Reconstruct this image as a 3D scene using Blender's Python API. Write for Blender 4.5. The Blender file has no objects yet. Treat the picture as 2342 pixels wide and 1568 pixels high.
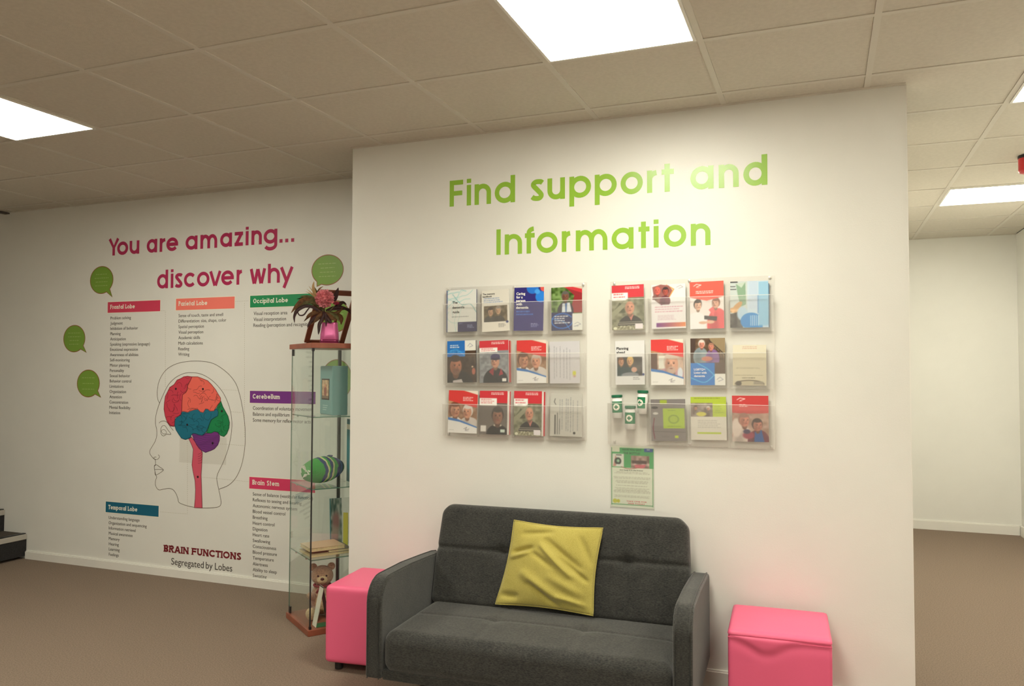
import bpy, bmesh, math, random
import numpy as np
from mathutils import Vector, Matrix, Euler

random.seed(7); NR = np.random.RandomState(5)
SC = bpy.context.scene
COL = SC.collection
R_ = math.radians

# ------------------------------------------------------------------ camera
FPX, YAW, PITCH, ROLL = 1812.4, 0.3731, 0.0356, 0.0028
CAM = Vector((1.0087, -2.9508, 1.4212)); PX, PY = 1171.0, 784.0
def cam_axes():
    cy, sy, cp, sp = math.cos(YAW), math.sin(YAW), math.cos(PITCH), math.sin(PITCH)
    f = Vector((-sy*cp, cy*cp, sp)); r = Vector((cy, sy, 0)); u = r.cross(f)
    c, s = math.cos(ROLL), math.sin(ROLL)
    return (r*c + u*s), (u*c - r*s), f
CR, CU, CF = cam_axes()
cd = bpy.data.cameras.new('camera'); cam = bpy.data.objects.new('camera', cd); COL.objects.link(cam)
cd.sensor_width = 36; cd.lens = FPX*36/2342; cd.clip_end = 60; cd.clip_start = .05
m = Matrix((CR, CU, -CF)).transposed().to_4x4(); m.translation = CAM; cam.matrix_world = m
SC.camera = cam

# ------------------------------------------------------------------ world, exposure
w = bpy.data.worlds.new('world'); SC.world = w; w.use_nodes = True
w.node_tree.nodes['Background'].inputs[0].default_value = (.9, .85, .75, 1)
w.node_tree.nodes['Background'].inputs[1].default_value = .05
SC.view_settings.view_transform = 'Standard'; SC.view_settings.look = 'None'
SC.view_settings.gamma = 1; SC.view_settings.use_curve_mapping = False
SC.view_settings.exposure = 0.0
SC.cycles.transparent_max_bounces = 40
SC.cycles.max_bounces = 8; SC.cycles.diffuse_bounces = 5
LAMP = 35.5            # strength of each ceiling panel
LAMPCOL = (1.0, .967, .815)

def at(u, v, X=None, Y=None, Z=None):
    """the point of the plane X=, Y= or Z= that the photograph shows at (u, v)"""
    d = CR*((u-PX)/FPX) + CU*(-(v-PY)/FPX) + CF
    t = (X-CAM.x)/d.x if X is not None else (Y-CAM.y)/d.y if Y is not None else (Z-CAM.z)/d.z
    return CAM + d*t

# room measures
ZC, YW1, YW2, YW3 = 2.646, .765, 1.3385, 5.178
XL, XR = -1.393, 1.351

# ------------------------------------------------------------------ helpers
def lin(c):
    return tuple((x/12.92 if x <= .04045 else ((x+.055)/1.055)**2.4) for x in c)
def rgb(r, g, b): return lin((r/255, g/255, b/255))
MATS = {}
def mat(name, col, rough=.6, noise=0, nscale=20, bump=0, bscale=200, metal=0, spec=.5, sheen=0, emit=None, coat=0, var=None, bdist=.002):
    if name in MATS: return MATS[name]
    m = bpy.data.materials.new(name); m.use_nodes = True; nt = m.node_tree; b = nt.nodes['Principled BSDF']
    b.inputs['Base Color'].default_value = (*col, 1); b.inputs['Roughness'].default_value = rough
    b.inputs['Metallic'].default_value = metal; b.inputs['Specular IOR Level'].default_value = spec
    b.inputs['Sheen Weight'].default_value = sheen; b.inputs['Coat Weight'].default_value = coat
    tc = nt.nodes.new('ShaderNodeTexCoord')
    if noise:
        n = nt.nodes.new('ShaderNodeTexNoise'); n.inputs['Scale'].default_value = nscale; n.inputs['Detail'].default_value = 5
        nt.links.new(tc.outputs['Object'], n.inputs['Vector'])
        r = nt.nodes.new('ShaderNodeValToRGB')
        c2 = var or tuple(x*(1-noise) for x in col)
        r.color_ramp.elements[0].position = .32; r.color_ramp.elements[1].position = .68
        r.color_ramp.elements[0].color = (*c2, 1); r.color_ramp.elements[1].color = (*(min(1, x*(1+noise*.5)) for x in col), 1)
        nt.links.new(n.outputs['Fac'], r.inputs['Fac']); nt.links.new(r.outputs['Color'], b.inputs['Base Color'])
    if bump:
        n = nt.nodes.new('ShaderNodeTexNoise'); n.inputs['Scale'].default_value = bscale; n.inputs['Detail'].default_value = 3
        nt.links.new(tc.outputs['Object'], n.inputs['Vector'])
        bp = nt.nodes.new('ShaderNodeBump'); bp.inputs['Strength'].default_value = bump; bp.inputs['Distance'].default_value = bdist
        nt.links.new(n.outputs['Fac'], bp.inputs['Height']); nt.links.new(bp.outputs['Normal'], b.inputs['Normal'])
    if emit:
        b.inputs['Emission Color'].default_value = (*emit[0], 1); b.inputs['Emission Strength'].default_value = emit[1]
    MATS[name] = m; return m

def clear(name, tint, refl=.06, rough=.02, haze=0):
    """clear sheet: lets light straight through, reflects by Fresnel"""
    m = bpy.data.materials.new(name); m.use_nodes = True; nt = m.node_tree; nt.nodes.remove(nt.nodes['Principled BSDF'])
    o = nt.nodes['Material Output']; t = nt.nodes.new('ShaderNodeBsdfTransparent'); t.inputs[0].default_value = (*tint, 1)
    g = nt.nodes.new('ShaderNodeBsdfGlossy'); g.inputs['Roughness'].default_value = rough; g.inputs[0].default_value = (1, 1, 1, 1)
    lw = nt.nodes.new('ShaderNodeLayerWeight'); lw.inputs[0].default_value = .5
    pw = nt.nodes.new('ShaderNodeMath'); pw.operation = 'POWER'; pw.inputs[1].default_value = 4; nt.links.new(lw.outputs['Facing'], pw.inputs[0])
    f = nt.nodes.new('ShaderNodeMath'); f.operation = 'MULTIPLY_ADD'; f.inputs[1].default_value = .5; f.inputs[2].default_value = refl*.5; nt.links.new(pw.outputs[0], f.inputs[0])
    mx = nt.nodes.new('ShaderNodeMixShader'); nt.links.new(f.outputs[0], mx.inputs[0])
    if haze:
        df = nt.nodes.new('ShaderNodeBsdfDiffuse'); df.inputs[0].default_value = (.9, .88, .85, 1); mh = nt.nodes.new('ShaderNodeMixShader'); mh.inputs[0].default_value = haze
        nt.links.new(t.outputs[0], mh.inputs[1]); nt.links.new(df.outputs[0], mh.inputs[2]); t = mh
    nt.links.new(t.outputs[0], mx.inputs[1]); nt.links.new(g.outputs[0], mx.inputs[2]); nt.links.new(mx.outputs[0], o.inputs[0])
    MATS[name] = m; return m

PM = {}
def bbox_base(me):
    co = np.empty(len(me.vertices)*3, 'f'); me.vertices.foreach_get('co', co); co = co.reshape(-1, 3)
    a, b = co.min(0), co.max(0); return Vector(((a[0]+b[0])/2, (a[1]+b[1])/2, a[2]))
def link(name, me, material=None, parent=None, world=False, smooth=False, recenter=False):
    if material is not None:
        for mm in (material if isinstance(material, (list, tuple)) else [material]): me.materials.append(mm)
    if smooth:
        me.polygons.foreach_set('use_smooth', [True]*len(me.polygons))
    o = bpy.data.objects.new(name, me); COL.objects.link(o)
    if parent is not None:
        o.parent = parent; M = PM.get(parent.name, Matrix())
        if world: me.transform(M.inverted())
        PM[o.name] = M
    elif recenter:
        c = bbox_base(me); me.transform(Matrix.Translation(-c)); o.location = c; PM[o.name] = Matrix.Translation(c)
    else: PM[o.name] = Matrix()
    return o
def obj(name, bm, material=None, parent=None, world=False, smooth=False, recenter=False):
    me = bpy.data.meshes.new(name); bm.to_mesh(me); bm.free()
    return link(name, me, material, parent, world, smooth, recenter)
def tag(o, label=None, cat=None, group=None, kind=None):
    if label: o['label'] = label
    if cat: o['category'] = cat
    if group: o['group'] = group
    if kind: o['kind'] = kind
    return o
def thing(name, loc, label, cat, group=None, rotz=0, kind=None):
    o = bpy.data.objects.new(name, None); COL.objects.link(o); o.location = loc; o.rotation_euler = (0, 0, rotz)
    o.empty_display_size = .05
    PM[o.name] = Matrix.Translation(Vector(loc)) @ Matrix.Rotation(rotz, 4, 'Z')
    return tag(o, label, cat, group, kind)
def struct(name, bm, material, parent=None, label=None):
    o = obj(name, bm, material, parent)
    if parent is None: o['kind'] = 'structure'
    if label: o['label'] = label
    return o

def box(bm, x0, x1, y0, y1, z0, z1, M=None, mi=0):
    vs = [bm.verts.new(Vector(p) if M is None else M @ Vector(p)) for p in
          ((x0,y0,z0),(x1,y0,z0),(x1,y1,z0),(x0,y1,z0),(x0,y0,z1),(x1,y0,z1),(x1,y1,z1),(x0,y1,z1))]
    for f in ((0,3,2,1),(4,5,6,7),(0,1,5,4),(1,2,6,5),(2,3,7,6),(3,0,4,7)):
        fc = bm.faces.new([vs[i] for i in f]); fc.material_index = mi
    return vs
def bx(*a, **k):
    bm = bmesh.new(); box(bm, *a, **k); return bm
def bevel(bm, w, seg=2):
    bmesh.ops.bevel(bm, geom=list(bm.edges), offset=w, segments=seg, affect='EDGES', profile=.5, clamp_overlap=True)
    return bm
def bar(bm, a, b, wd, th, up=Vector((0, 0, 1))):
    """a board from a to b, wd wide across, th thick along up"""
    a, b = Vector(a), Vector(b); d = (b-a); L = d.length; d.normalize(); s = d.cross(up).normalized(); n = s.cross(d)
    M = Matrix((d, s, n)).transposed().to_4x4(); M.translation = a
    box(bm, 0, L, -wd/2, wd/2, -th/2, th/2, M)
def tube(bm, pts, r, n=8, closed=False, taper=None):
    pts = [Vector(p) for p in pts]; rings = []; N = len(pts)
    up = Vector((0, 0, 1))
    for i, p in enumerate(pts):
        a = pts[i-1] if (i > 0 or closed) else p; b = pts[(i+1) % N] if (i < N-1 or closed) else p
        d = (b-a).normalized(); s = d.cross(up)
        if s.length < 1e-3: s = d.cross(Vector((0, 1, 0)))
        s.normalize(); t = s.cross(d)
        rr = r if taper is None else r*taper(i/(N-1))
        rings.append([bm.verts.new(p + (s*math.cos(k*2*math.pi/n) + t*math.sin(k*2*math.pi/n))*rr) for k in range(n)])
    for i in range(N if closed else N-1):
        A, B = rings[i], rings[(i+1) % N]
        for k in range(n): bm.faces.new((A[k], A[(k+1) % n], B[(k+1) % n], B[k]))
    if not closed:
        bm.faces.new(rings[0][::-1]); bm.faces.new(rings[-1])
def lathe(bm, prof, n=32, c=(0, 0, 0), sq=None):
    """revolve (r, z) pairs; sq squares the section off"""
    rings = []
    for r, z in prof:
        ring = []
        for k in range(n):
            a = 2*math.pi*k/n; x, y = math.cos(a), math.sin(a)
            if sq: q = (abs(x)**sq + abs(y)**sq)**(-1/sq); x *= q; y *= q
            ring.append(bm.verts.new((c[0]+r*x, c[1]+r*y, c[2]+z)))
        rings.append(ring)
    for A, B in zip(rings, rings[1:]):
        for k in range(n): bm.faces.new((A[k], A[(k+1) % n], B[(k+1) % n], B[k]))
    bm.faces.new(rings[0][::-1]); bm.faces.new(rings[-1])
def rbox(size, r, n=16, fn=None, k=.75):
    """rounded box centred on 0; fn(Vector)->Vector displaces"""
    bm = bmesh.new(); bmesh.ops.create_cube(bm, size=2)
    bmesh.ops.subdivide_edges(bm, edges=list(bm.edges), cuts=n, use_grid_fill=True)
    h = [s/2 for s in size]
    for v in bm.verts:
        c = Vector(); o = Vector()
        for i in range(3):
            t = v.co[i]
            if abs(t) <= k+1e-9: c[i] = t/k*(h[i]-r)
            else: c[i] = math.copysign(h[i]-r, t); o[i] = math.copysign((abs(t)-k)/(1-k)*r, t)
        if o.length > 1e-9: o = o*(r/o.length) if o.length > 0 else o
        v.co = c+o
    if fn:
        for v in bm.verts: v.co = fn(v.co.copy())
    return bm
def xf(bm, M): bmesh.ops.transform(bm, matrix=M, verts=list(bm.verts)); return bm
def sphere(bm, c, r, seg=20, M=None):
    """ellipsoid with radii r"""
    S = Matrix.Diagonal((*((r, r, r) if not hasattr(r, '__len__') else r), 1))
    T = Matrix.Translation(Vector(c)) @ (M or Matrix()) @ S
    bmesh.ops.create_uvsphere(bm, u_segments=seg, v_segments=max(8, seg*2//3), radius=1, matrix=T)

# ------------------------------------------------------------------ flat marks on a wall (coordinates x, z; depth towards -Y)
def ribbon(bm, pts, wd, y, closed=False, th=.0006):
    P = [Vector(p) for p in pts]; N = len(P)
    if N < 2: return
    L, Rr = [], []
    for i in range(N):
        a = P[i-1] if (i > 0 or closed) else None; b = P[(i+1) % N] if (i < N-1 or closed) else None
        d1 = (P[i]-a).normalized() if a is not None and (P[i]-a).length > 1e-9 else None
        d2 = (b-P[i]).normalized() if b is not None and (b-P[i]).length > 1e-9 else None
        d1 = d1 or d2; d2 = d2 or d1
        n1 = Vector((-d1.y, d1.x)); n2 = Vector((-d2.y, d2.x)); nn = (n1+n2)
        if nn.length < 1e-6: nn = n1
        nn.normalize(); s = min(1.45, 1/max(.3, nn.dot(n1)))
        L.append(P[i]+nn*wd/2*s); Rr.append(P[i]-nn*wd/2*s)
    vs = [[bm.verts.new((q.x, yy, q.y)) for q in side] for yy in (y-th, y) for side in (L, Rr)]
    for i in range(N if closed else N-1):
        j = (i+1) % N
        bm.faces.new((vs[0][i], vs[1][i], vs[1][j], vs[0][j]))
        bm.faces.new((vs[2][i], vs[0][i], vs[0][j], vs[2][j]))
        bm.faces.new((vs[1][i], vs[3][i], vs[3][j], vs[1][j]))
def poly(bm, pts, y, th=.0006):
    a = [bm.verts.new((p[0], y-th, p[1])) for p in pts]; b = [bm.verts.new((p[0], y, p[1])) for p in pts]
    bm.faces.new(a)
    for i in range(len(pts)):
        j = (i+1) % len(pts); bm.faces.new((a[i], b[i], b[j], a[j]))
def smooth2(pts, closed=False, n=5):
    """Catmull-Rom through 2-D points"""
    P = [np.array(p, float) for p in pts]; N = len(P); out = []
    for i in range(N if closed else N-1):
        p1, p2 = P[i], P[(i+1) % N]
        p0 = P[i-1] if (i > 0 or closed) else 2*p1-p2; p3 = P[(i+2) % N] if (i < N-2 or closed) else 2*p2-p1
        for k in range(n):
            t = k/n; out.append(tuple(.5*((2*p1)+(-p0+p2)*t+(2*p0-5*p1+4*p2-p3)*t*t+(-p0+3*p1-3*p2+p3)*t**3)))
    if not closed: out.append(tuple(P[-1]))
    return out
def ell(cx, cy, rx, ry, a0=0, a1=360, n=24):
    return [(cx+rx*math.cos(R_(a0+(a1-a0)*k/n)), cy+ry*math.sin(R_(a0+(a1-a0)*k/n))) for k in range(n+1)]

# letters drawn as strokes; unit = cap height
GW = dict(F=.62, i=.17, n=.58, d=.72, s=.44, u=.58, p=.72, o=.74, r=.34, t=.38, I=.17, f=.36, m=.92, a=.72, Y=.68, e=.70, z=.5, g=.72,
          c=.64, v=.6, w=.86, h=.58, y=.6, l=.17, b=.72, L=.55, P=.6, O=.85, C=.78, B=.62, S=.56, T=.62, R=.66, A=.8, N=.74, U=.7)
GW['.'] = .17
def glyph(ch, W, w, xh):
    h = w/2; S = []; ser = []; ring = lambda: [ell(W/2, xh/2, W/2-h, xh/2-h*.95, 0, 360, 28)[:-1]+['c']]
    def stem(x, a, b): S.append([(x, a), (x, b)]); ser.extend([(x, a, 1), (x, b, -1)])
    if ch == 'F': stem(h, 0, 1); S += [[(h, 1-h), (W, 1-h)], [(h, .5), (W*.94, .5)]]
    elif ch in 'il':
        stem(W/2, 0, xh if ch == 'i' else 1)
        if ch == 'i': S.append([(W/2, .86), (W/2, 1.02)])
    elif ch == 'I': stem(W/2, 0, 1)
    elif ch == '.': S.append([(W/2, 0), (W/2, w)])
    elif ch in 'nhr':
        stem(h, 0, 1 if ch == 'h' else xh); r = (W-w)/2; ry = min(r, xh*.45)
        if ch == 'r': S.append([(h, xh*.5)]+ell(W, xh*.58, W-h, xh*.42-h, 170, 95, 8))
        else: S.append(ell(W/2, xh-h-ry, r, ry, 180, 0, 14)+[(W-h, 0)]); ser.append((W-h, 0, 1))
    elif ch == 'm':
        stem(h, 0, xh); r = (W-w)/4; ry = min(r*1.2, xh*.42)
        for k in (0, 1):
            S.append(ell(h+r+2*r*k, xh-h-ry, r, ry, 180, 0, 12)+[(h+2*r*(k+1), 0)]); ser.append((h+2*r*(k+1), 0, 1))
    elif ch == 'u':
        r = (W-w)/2; ry = min(r, xh*.45); S.append([(h, xh)]+ell(W/2, h+ry, r, ry, 180, 360, 14)); stem(W-h, 0, xh); ser.append((h, xh, -1))
    elif ch in 'dabpgo':
        S += ring()
        if ch == 'd': stem(W-h, 0, 1.02)
        if ch == 'a': stem(W-h, 0, xh)
        if ch == 'b': stem(h, 0, 1)
        if ch == 'p': stem(h, -.3, xh)
        if ch == 'g': S.append([(W-h, xh)]+ell(W/2, -.06, W/2-h, .22, 0, -155, 14))
    elif ch == 'e':
        S.append(ell(W/2, xh/2, W/2-h, xh/2-h, 0, 322, 26)); S.append([(h, xh/2), (W, xh/2)])
    elif ch == 'c': q = (W-1.7*h)/1.78; S.append(ell(h+q, xh/2, q, xh/2-h, 39, 321, 22))
    elif ch == 'C': q = (W-1.7*h)/1.78; S.append(ell(h+q, .5, q, .5-h, 39, 321, 22))
    elif ch == 'O': S.append(ell(W/2, .5, W/2-h, .5-h, 0, 360, 28)[:-1]+['c'])
    elif ch in 'sS':
        H = xh if ch == 's' else 1.0
        S.append(smooth2([(W-h*.6, H*.82), (W*.74, H-h*1.0), (W*.36, H-h*1.05), (h*1.1, H*.74), (W*.5, H*.51), (W-h*1.1, H*.27), (W*.66, h*1.0), (W*.28, h*1.05), (h*.6, H*.2)], n=4))
    elif ch == 't': S.append([(W*.45, 0), (W*.45, .97)]); ser.append((W*.45, 0, 1)); S.append([(0, xh-h), (W, xh-h)])
    elif ch == 'f': S.append([(W*.38, 0)]+ell(W*.38+.22, .8, .22, .2-h*.6, 180, 95, 8)); ser.append((W*.38, 0, 1)); S.append([(0, xh-h), (W*.95, xh-h)])
    elif ch == 'v': S += [[(h*.7, xh), (W/2-h*.25, .01)], [(W/2+h*.25, .01), (W-h*.7, xh)]]
    elif ch == 'y': S.append([(h*.8, xh), (W*.52, .03)]); S.append([(W-h*.8, xh), (W*.30, -.28)])
    elif ch == 'w': S += [[(h*.7, xh), (W*.28-h*.2, .01)], [(W*.28+h*.2, .01), (W*.5-h*.1, xh*.97)], [(W*.5+h*.1, xh*.97), (W*.72-h*.2, .01)], [(W*.72+h*.2, .01), (W-h*.7, xh)]]
    elif ch == 'z': S += [[(0, xh-h), (W, xh-h)], [(W-h*1.1, xh-h), (h*1.1, h)], [(0, h), (W, h)]]
    elif ch == 'Y': S.append([(h*.7, 1), (W/2, .45), (W-h*.7, 1)]); S.append([(W/2, 0), (W/2, .46)])
    elif ch == 'L': stem(h*1.3, 0, 1); S.append([(0, h), (W, h)]); S.append([(W-h*.6, 0), (W-h*.6, .28)])
    elif ch == 'T': stem(W/2, 0, 1); S.append([(0, 1-h), (W, 1-h)]); S += [[(h*.5, 1), (h*.5, .74)], [(W-h*.5, 1), (W-h*.5, .74)]]
    elif ch in 'PRB':
        stem(h*1.3, 0, 1); r = .25-h*.5
        S.append([(h, 1-h), (W*.55, 1-h)]+ell(W*.55, .74, W*.45-h, r, 90, -90, 10)+[(h, .74-r)])
        if ch == 'B': S.append([(h, .5), (W*.55, .5)]+ell(W*.55, .27, W*.45-h*.8, .27-h, 90, -90, 10)+[(h, h)])
        if ch == 'R': S.append([(W*.5, .48), (W-h, 0)]); ser.append((W-h, 0, 1))
    elif ch == 'A': S += [[(h*1.2, 0), (W/2-h*.2, 1)], [(W/2+h*.2, 1), (W-h*1.2, 0)]]; S.append([(W*.25, .33), (W*.75, .33)]); ser += [(h*1.3, 0, 1), (W-h*1.3, 0, 1)]
    elif ch == 'N': stem(h*1.3, 0, 1); stem(W-h*1.3, 0, 1); S.append([(h*1.1, 1-h*.4), (W-h*1.1, h*.4)])
    elif ch == 'U': S.append([(h*1.3, 1), (h*1.3, .32)]+ell(W/2, .32, W/2-h*1.3, .32-h, 180, 360, 12)+[(W-h*1.3, 1)]); ser += [(h*1.3, 1, -1), (W-h*1.3, 1, -1)]
    return S, ser
def letter_bm(ch, x0, x1, zb, cap, y, w=.17, xh=.785, slab=False, M=None, bm=None):
    bm = bm or bmesh.new(); W = (x1-x0)/cap; S, ser = glyph(ch, W, w, xh)
    T = lambda p: (x0+p[0]*cap, zb+p[1]*cap)
    for n, s in enumerate(S):
        c = s[-1] == 'c'; s = s[:-1] if c else s
        ribbon(bm, [T(p) for p in s], w*cap, y, closed=c, th=.0006+.00012*n)
    if slab:
        sw = w*.55
        for sx, sy, d in ser:
            ribbon(bm, [T((sx-w*.88, sy+d*sw/2)), T((sx+w*.88, sy+d*sw/2))], sw*cap, y, th=.0013)
    return bm
def word(parent, name, s, A, B, cap, y, material, w=.17, xh=.76, slab=False, gap=.13, each=False):
    """string s along the wall, ink from A=(x,z of baseline) to B"""
    ws = [GW.get(c, .4) if c != ' ' else .3 for c in s]; tot = sum(ws)+gap*(len(s)-1)
    k = (B[0]-A[0])/tot; x = A[0]; bm = None; out = []
    for c, ww in zip(s, ws):
        if c != ' ':
            z = A[1]+(B[1]-A[1])*(x-A[0])/(B[0]-A[0])
            bm = letter_bm(c, x, x+ww*k, z, cap, y, w, xh, slab, bm=None if each else bm)
            if each: out.append(obj(name, bm, material, parent, world=True)); bm = None
        x += (ww+gap)*k
    if not each: out.append(obj(name, bm, material, parent, world=True))
    return out
def text_mesh(s, size, bold=0, ext=.0003):
    cu = bpy.data.curves.new('t', 'FONT'); cu.body = s; cu.size = size; cu.offset = bold*size; cu.extrude = ext; cu.resolution_u = 3
    o = bpy.data.objects.new('t', cu); COL.objects.link(o); bpy.context.view_layer.update()
    me = bpy.data.meshes.new_from_object(o.evaluated_get(bpy.context.evaluated_depsgraph_get()))
    bpy.data.objects.remove(o); bpy.data.curves.remove(cu)
    co = np.empty(len(me.vertices)*3, 'f'); me.vertices.foreach_get('co', co); co = co.reshape(-1, 3)
    return me, float(co[:, 0].min()), float(co[:, 0].max())
def text(parent, name, s, x, z, y, size, material, sx=1.0, width=None, bold=0, M=None):
    me, a, b = text_mesh(s, size, bold)
    if width: sx = width/(b-a)
    me.transform(Matrix.Translation((x, y, z)) @ Matrix.Rotation(R_(90), 4, 'X') @ Matrix.Diagonal((sx, 1, 1, 1)) @ Matrix.Translation((-a, 0, 0)))
    if M is not None: me.transform(M)
    return link(name, me, material, parent, world=M is None)

# ------------------------------------------------------------------ materials
M_wall = mat('wall_paint', (.80, .79, .745), .38, noise=.02, nscale=3, bump=.15, bscale=180, spec=.35)
M_white = mat('white_gloss_trim', (.82, .80, .75), .3)
M_tile = mat('ceiling_tile', (.64, .595, .515), .95, noise=.05, nscale=60, bump=.35, bscale=260)
M_bar = mat('ceiling_bar', (.64, .60, .525), .5)
M_void = mat('ceiling_void', (.12, .11, .1), .9)
M_carpet = mat('carpet', (.272, .206, .156), .97, noise=.26, nscale=150, bump=.7, bscale=700, spec=.1, bdist=.003)
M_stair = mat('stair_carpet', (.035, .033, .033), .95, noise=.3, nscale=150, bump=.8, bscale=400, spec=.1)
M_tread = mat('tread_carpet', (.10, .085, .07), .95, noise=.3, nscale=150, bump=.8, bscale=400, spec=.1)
M_nose = mat('nosing', (.42, .39, .34), .5)
M_black = mat('black_plastic', (.012, .012, .013), .4)

# ------------------------------------------------------------------ structure
XW, YB = -6.6, -6.0
struct('floor', bx(XW-.1, 2.72, YB-.1, YW3+.12, -.1, 0), M_carpet)
struct('wall_centre', bx(XL, XR, YW1+.0004, YW1+.09, 0, ZC), M_wall, label='white partition wall with the green heading and leaflet racks')
struct('wall_left', bx(XW, 1.30, YW2+.0004, YW2+.12, 0, ZC), M_wall, label='recessed white wall carrying the brain diagram')
struct('wall_far', bx(1.18, 2.72, YW3, YW3+.12, 0, ZC), M_wall)
struct('wall_passage', bx(1.18, 1.30, YW2+.12, YW3, 0, ZC), M_wall)
struct('wall_right', bx(2.62, 2.72, YB, YW3, 0, ZC), M_wall)
struct('wall_rear', bx(XW-.1, 2.72, YB-.1, YB, 0, ZC), M_wall)
struct('wall_stair', bx(XW-.1, XW, YB, YW2+.12, 0, ZC), M_wall)
def baseboard(name, x0, x1, y, h=.085):
    bm = bx(x0, x1, y-.016, y+.0004, 0, h-.008); box(bm, x0, x1, y-.009, y+.0004, h-.008, h); struct(name, bm, M_white)
baseboard('baseboard_left', -4.60, 1.28, YW2, .062)
baseboard('baseboard_centre', XL, XR, YW1, .08)
baseboard('baseboard_far', 1.32, 2.60, YW3)
struct('baseboard_right', bx(2.604, 2.62, YB, YW3-.016, 0, .085), M_white)
# edge bead on the outer corner of the partition
struct('trim_1', bx(XR, XR+.004, YW1-.001, YW1+.09, 0, ZC-.002), M_white)
struct('shadow_gap_strip', bx(-4.93, -4.88, YB, YW2, ZC-.012, ZC-.002), M_void, label='dark strip coloured as the shadow gap along the ceiling above the stairs')  # solid strip, the shade of a gap put into its dark colour

# ceiling: slab + tiles + T bars + wall angle
ceil = struct('ceiling', bx(XW-.1, 2.72, YB-.1, YW3+.12, ZC+.05, ZC+.12), M_void)
LIGHTS = {(0, -1): 1, (-5, -1): 1, (3, 1): 1, (3, 5): 1, (0, -5): 1, (-5, -5): 1, (3, -5): 1, (0, -9): 1}  # the rear left panel is unseen, added for more ambient light
tm = bpy.data.meshes.new('ceiling_tile'); b_ = bmesh.new()
box(b_, .0125, .5875, .0125, .5875, .0035, .02); b_.to_mesh(tm); b_.free(); tm.materials.append(M_tile)
def placed(i, j):
    x, y = i*.6, j*.6
    if y >= 1.2 and x < 1.2: return False
    return True
cut = bmesh.new()
for j in range(-10, 9):
    for i in range(-11, 5):
        x, y = i*.6, j*.6
        if not placed(i, j) or (i, j) in LIGHTS: continue
        x1, y1 = min(x+.6, 2.62), min(y+.6, YW3)
        if j == 1 and x < 1.2:      # row cut by the partition: strip before it, and the recess behind
            t = bpy.data.objects.new('ceiling_tile', tm); COL.objects.link(t); t.parent = ceil; t.location = (x, y, ZC); continue
        t = bpy.data.objects.new('ceiling_tile', tm); COL.objects.link(t); t.parent = ceil; t.location = (x, y, ZC)
        t.scale = ((x1-x)/.6, (y1-y)/.6, 1)
for i in range(-11, 2):             # narrow cut tiles along the recessed wall
    t = bpy.data.objects.new('ceiling_tile', tm); COL.objects.link(t); t.parent = ceil; t.location = (i*.6, 1.2, ZC); t.scale = (1, .23, 1)
for i in range(-10, 5):
    y1 = YW3 if i >= 3 else YW2
    struct('grid_bar', bx(i*.6-.012, i*.6+.012, YB, y1, ZC, ZC+.03), M_bar, ceil)
for j in range(-9, 9):
    x0 = XW if j*.6 < YW2 else 1.30
    struct('grid_bar', bx(x0, 2.62, j*.6-.012, j*.6+.012, ZC+.0004, ZC+.03), M_bar, ceil)
for a in ((XW, 1.3, YW2-.02, YW2), (1.3, 2.62, YW3-.02, YW3), (XL, XR, YW1-.02, YW1)):
    struct('wall_angle', bx(*a, ZC-.002, ZC+.02), M_bar, ceil)
LL = {(0, -1): 'bright square ceiling panel light above the sofa', (-5, -1): 'bright square ceiling panel light at left over the open carpet',
      (3, 1): 'ceiling panel light cut by the right edge beyond the partition corner', (3, 5): 'farther ceiling panel light near the passage end wall'}
for k, (i, j) in enumerate(LIGHTS):
    x, y = i*.6, j*.6
    t = thing('ceiling_light', (x+.3, y+.3, ZC), LL.get((i, j), ('unseen ceiling panel light behind the camera, ' + {(0,-5):'nearest above the sofa line',(3,-5):'by the right wall',(-5,-8):'over the left of the room',(0,-9):'next to the rear wall',(-5,-5):'over the left of the room'}.get((i, j), ''))), 'light', 'square ceiling panel lights')
    bm = bmesh.new(); o, n = .287, .276
    for a in ((-o, o, -o, -n), (-o, o, n, o), (-o, -n, -n, n), (n, o, -n, n)): box(bm, *a, -.004, .02)
    obj('frame', bm, M_white, t)
    obj('diffuser', bx(-n, n, -n, n, 0, .012), mat('light_diffuser', (.9, .9, .9), .5, emit=(LAMPCOL, LAMP)), t)

# stairs
for k in range(5):
    x = -4.60-.245*k; z = .186+.165*k
    s = thing('stair_step', (x-.15, .45, z-.17), ['lowest dark carpeted stair step with pale nosing at the left edge', 'second dark carpeted stair step with pale nosing', 'third dark stair step beyond the left edge', 'fourth dark stair step beyond the left edge', 'fifth dark stair step beyond the left edge'][k], 'stair step', 'carpeted stair steps')
    z0 = max(0, z-.165)
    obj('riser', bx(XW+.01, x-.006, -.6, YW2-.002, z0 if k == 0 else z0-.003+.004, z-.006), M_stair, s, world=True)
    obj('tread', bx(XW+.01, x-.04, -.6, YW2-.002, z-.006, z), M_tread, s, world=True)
    bm = bx(x-.04, x, -.6, YW2-.002, z-.042, z-.003); obj('nosing', bevel(bm, .004), M_nose, s, world=True)
    obj('grip_strip', bx(x-.045, x-.012, -.6, YW2-.003, z-.002, z+.003), M_black, s, world=True)

# fire sounder in the passage
p = at(2352, 356, Z=ZC)
t = thing('fire_alarm', (p.x, p.y, ZC-.1), 'red fire alarm sounder hanging from the passage ceiling', 'alarm')
bm = bmesh.new(); lathe(bm, [(.052, .085), (.052, .1)], 28); obj('base', bm, M_black, t, smooth=False)
bm = bmesh.new(); lathe(bm, [(.03, .0), (.045, .005), (.05, .015), (.05, .085)], 28); obj('sounder', bm, mat('alarm_red', rgb(190, 40, 45), .35), t)

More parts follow.
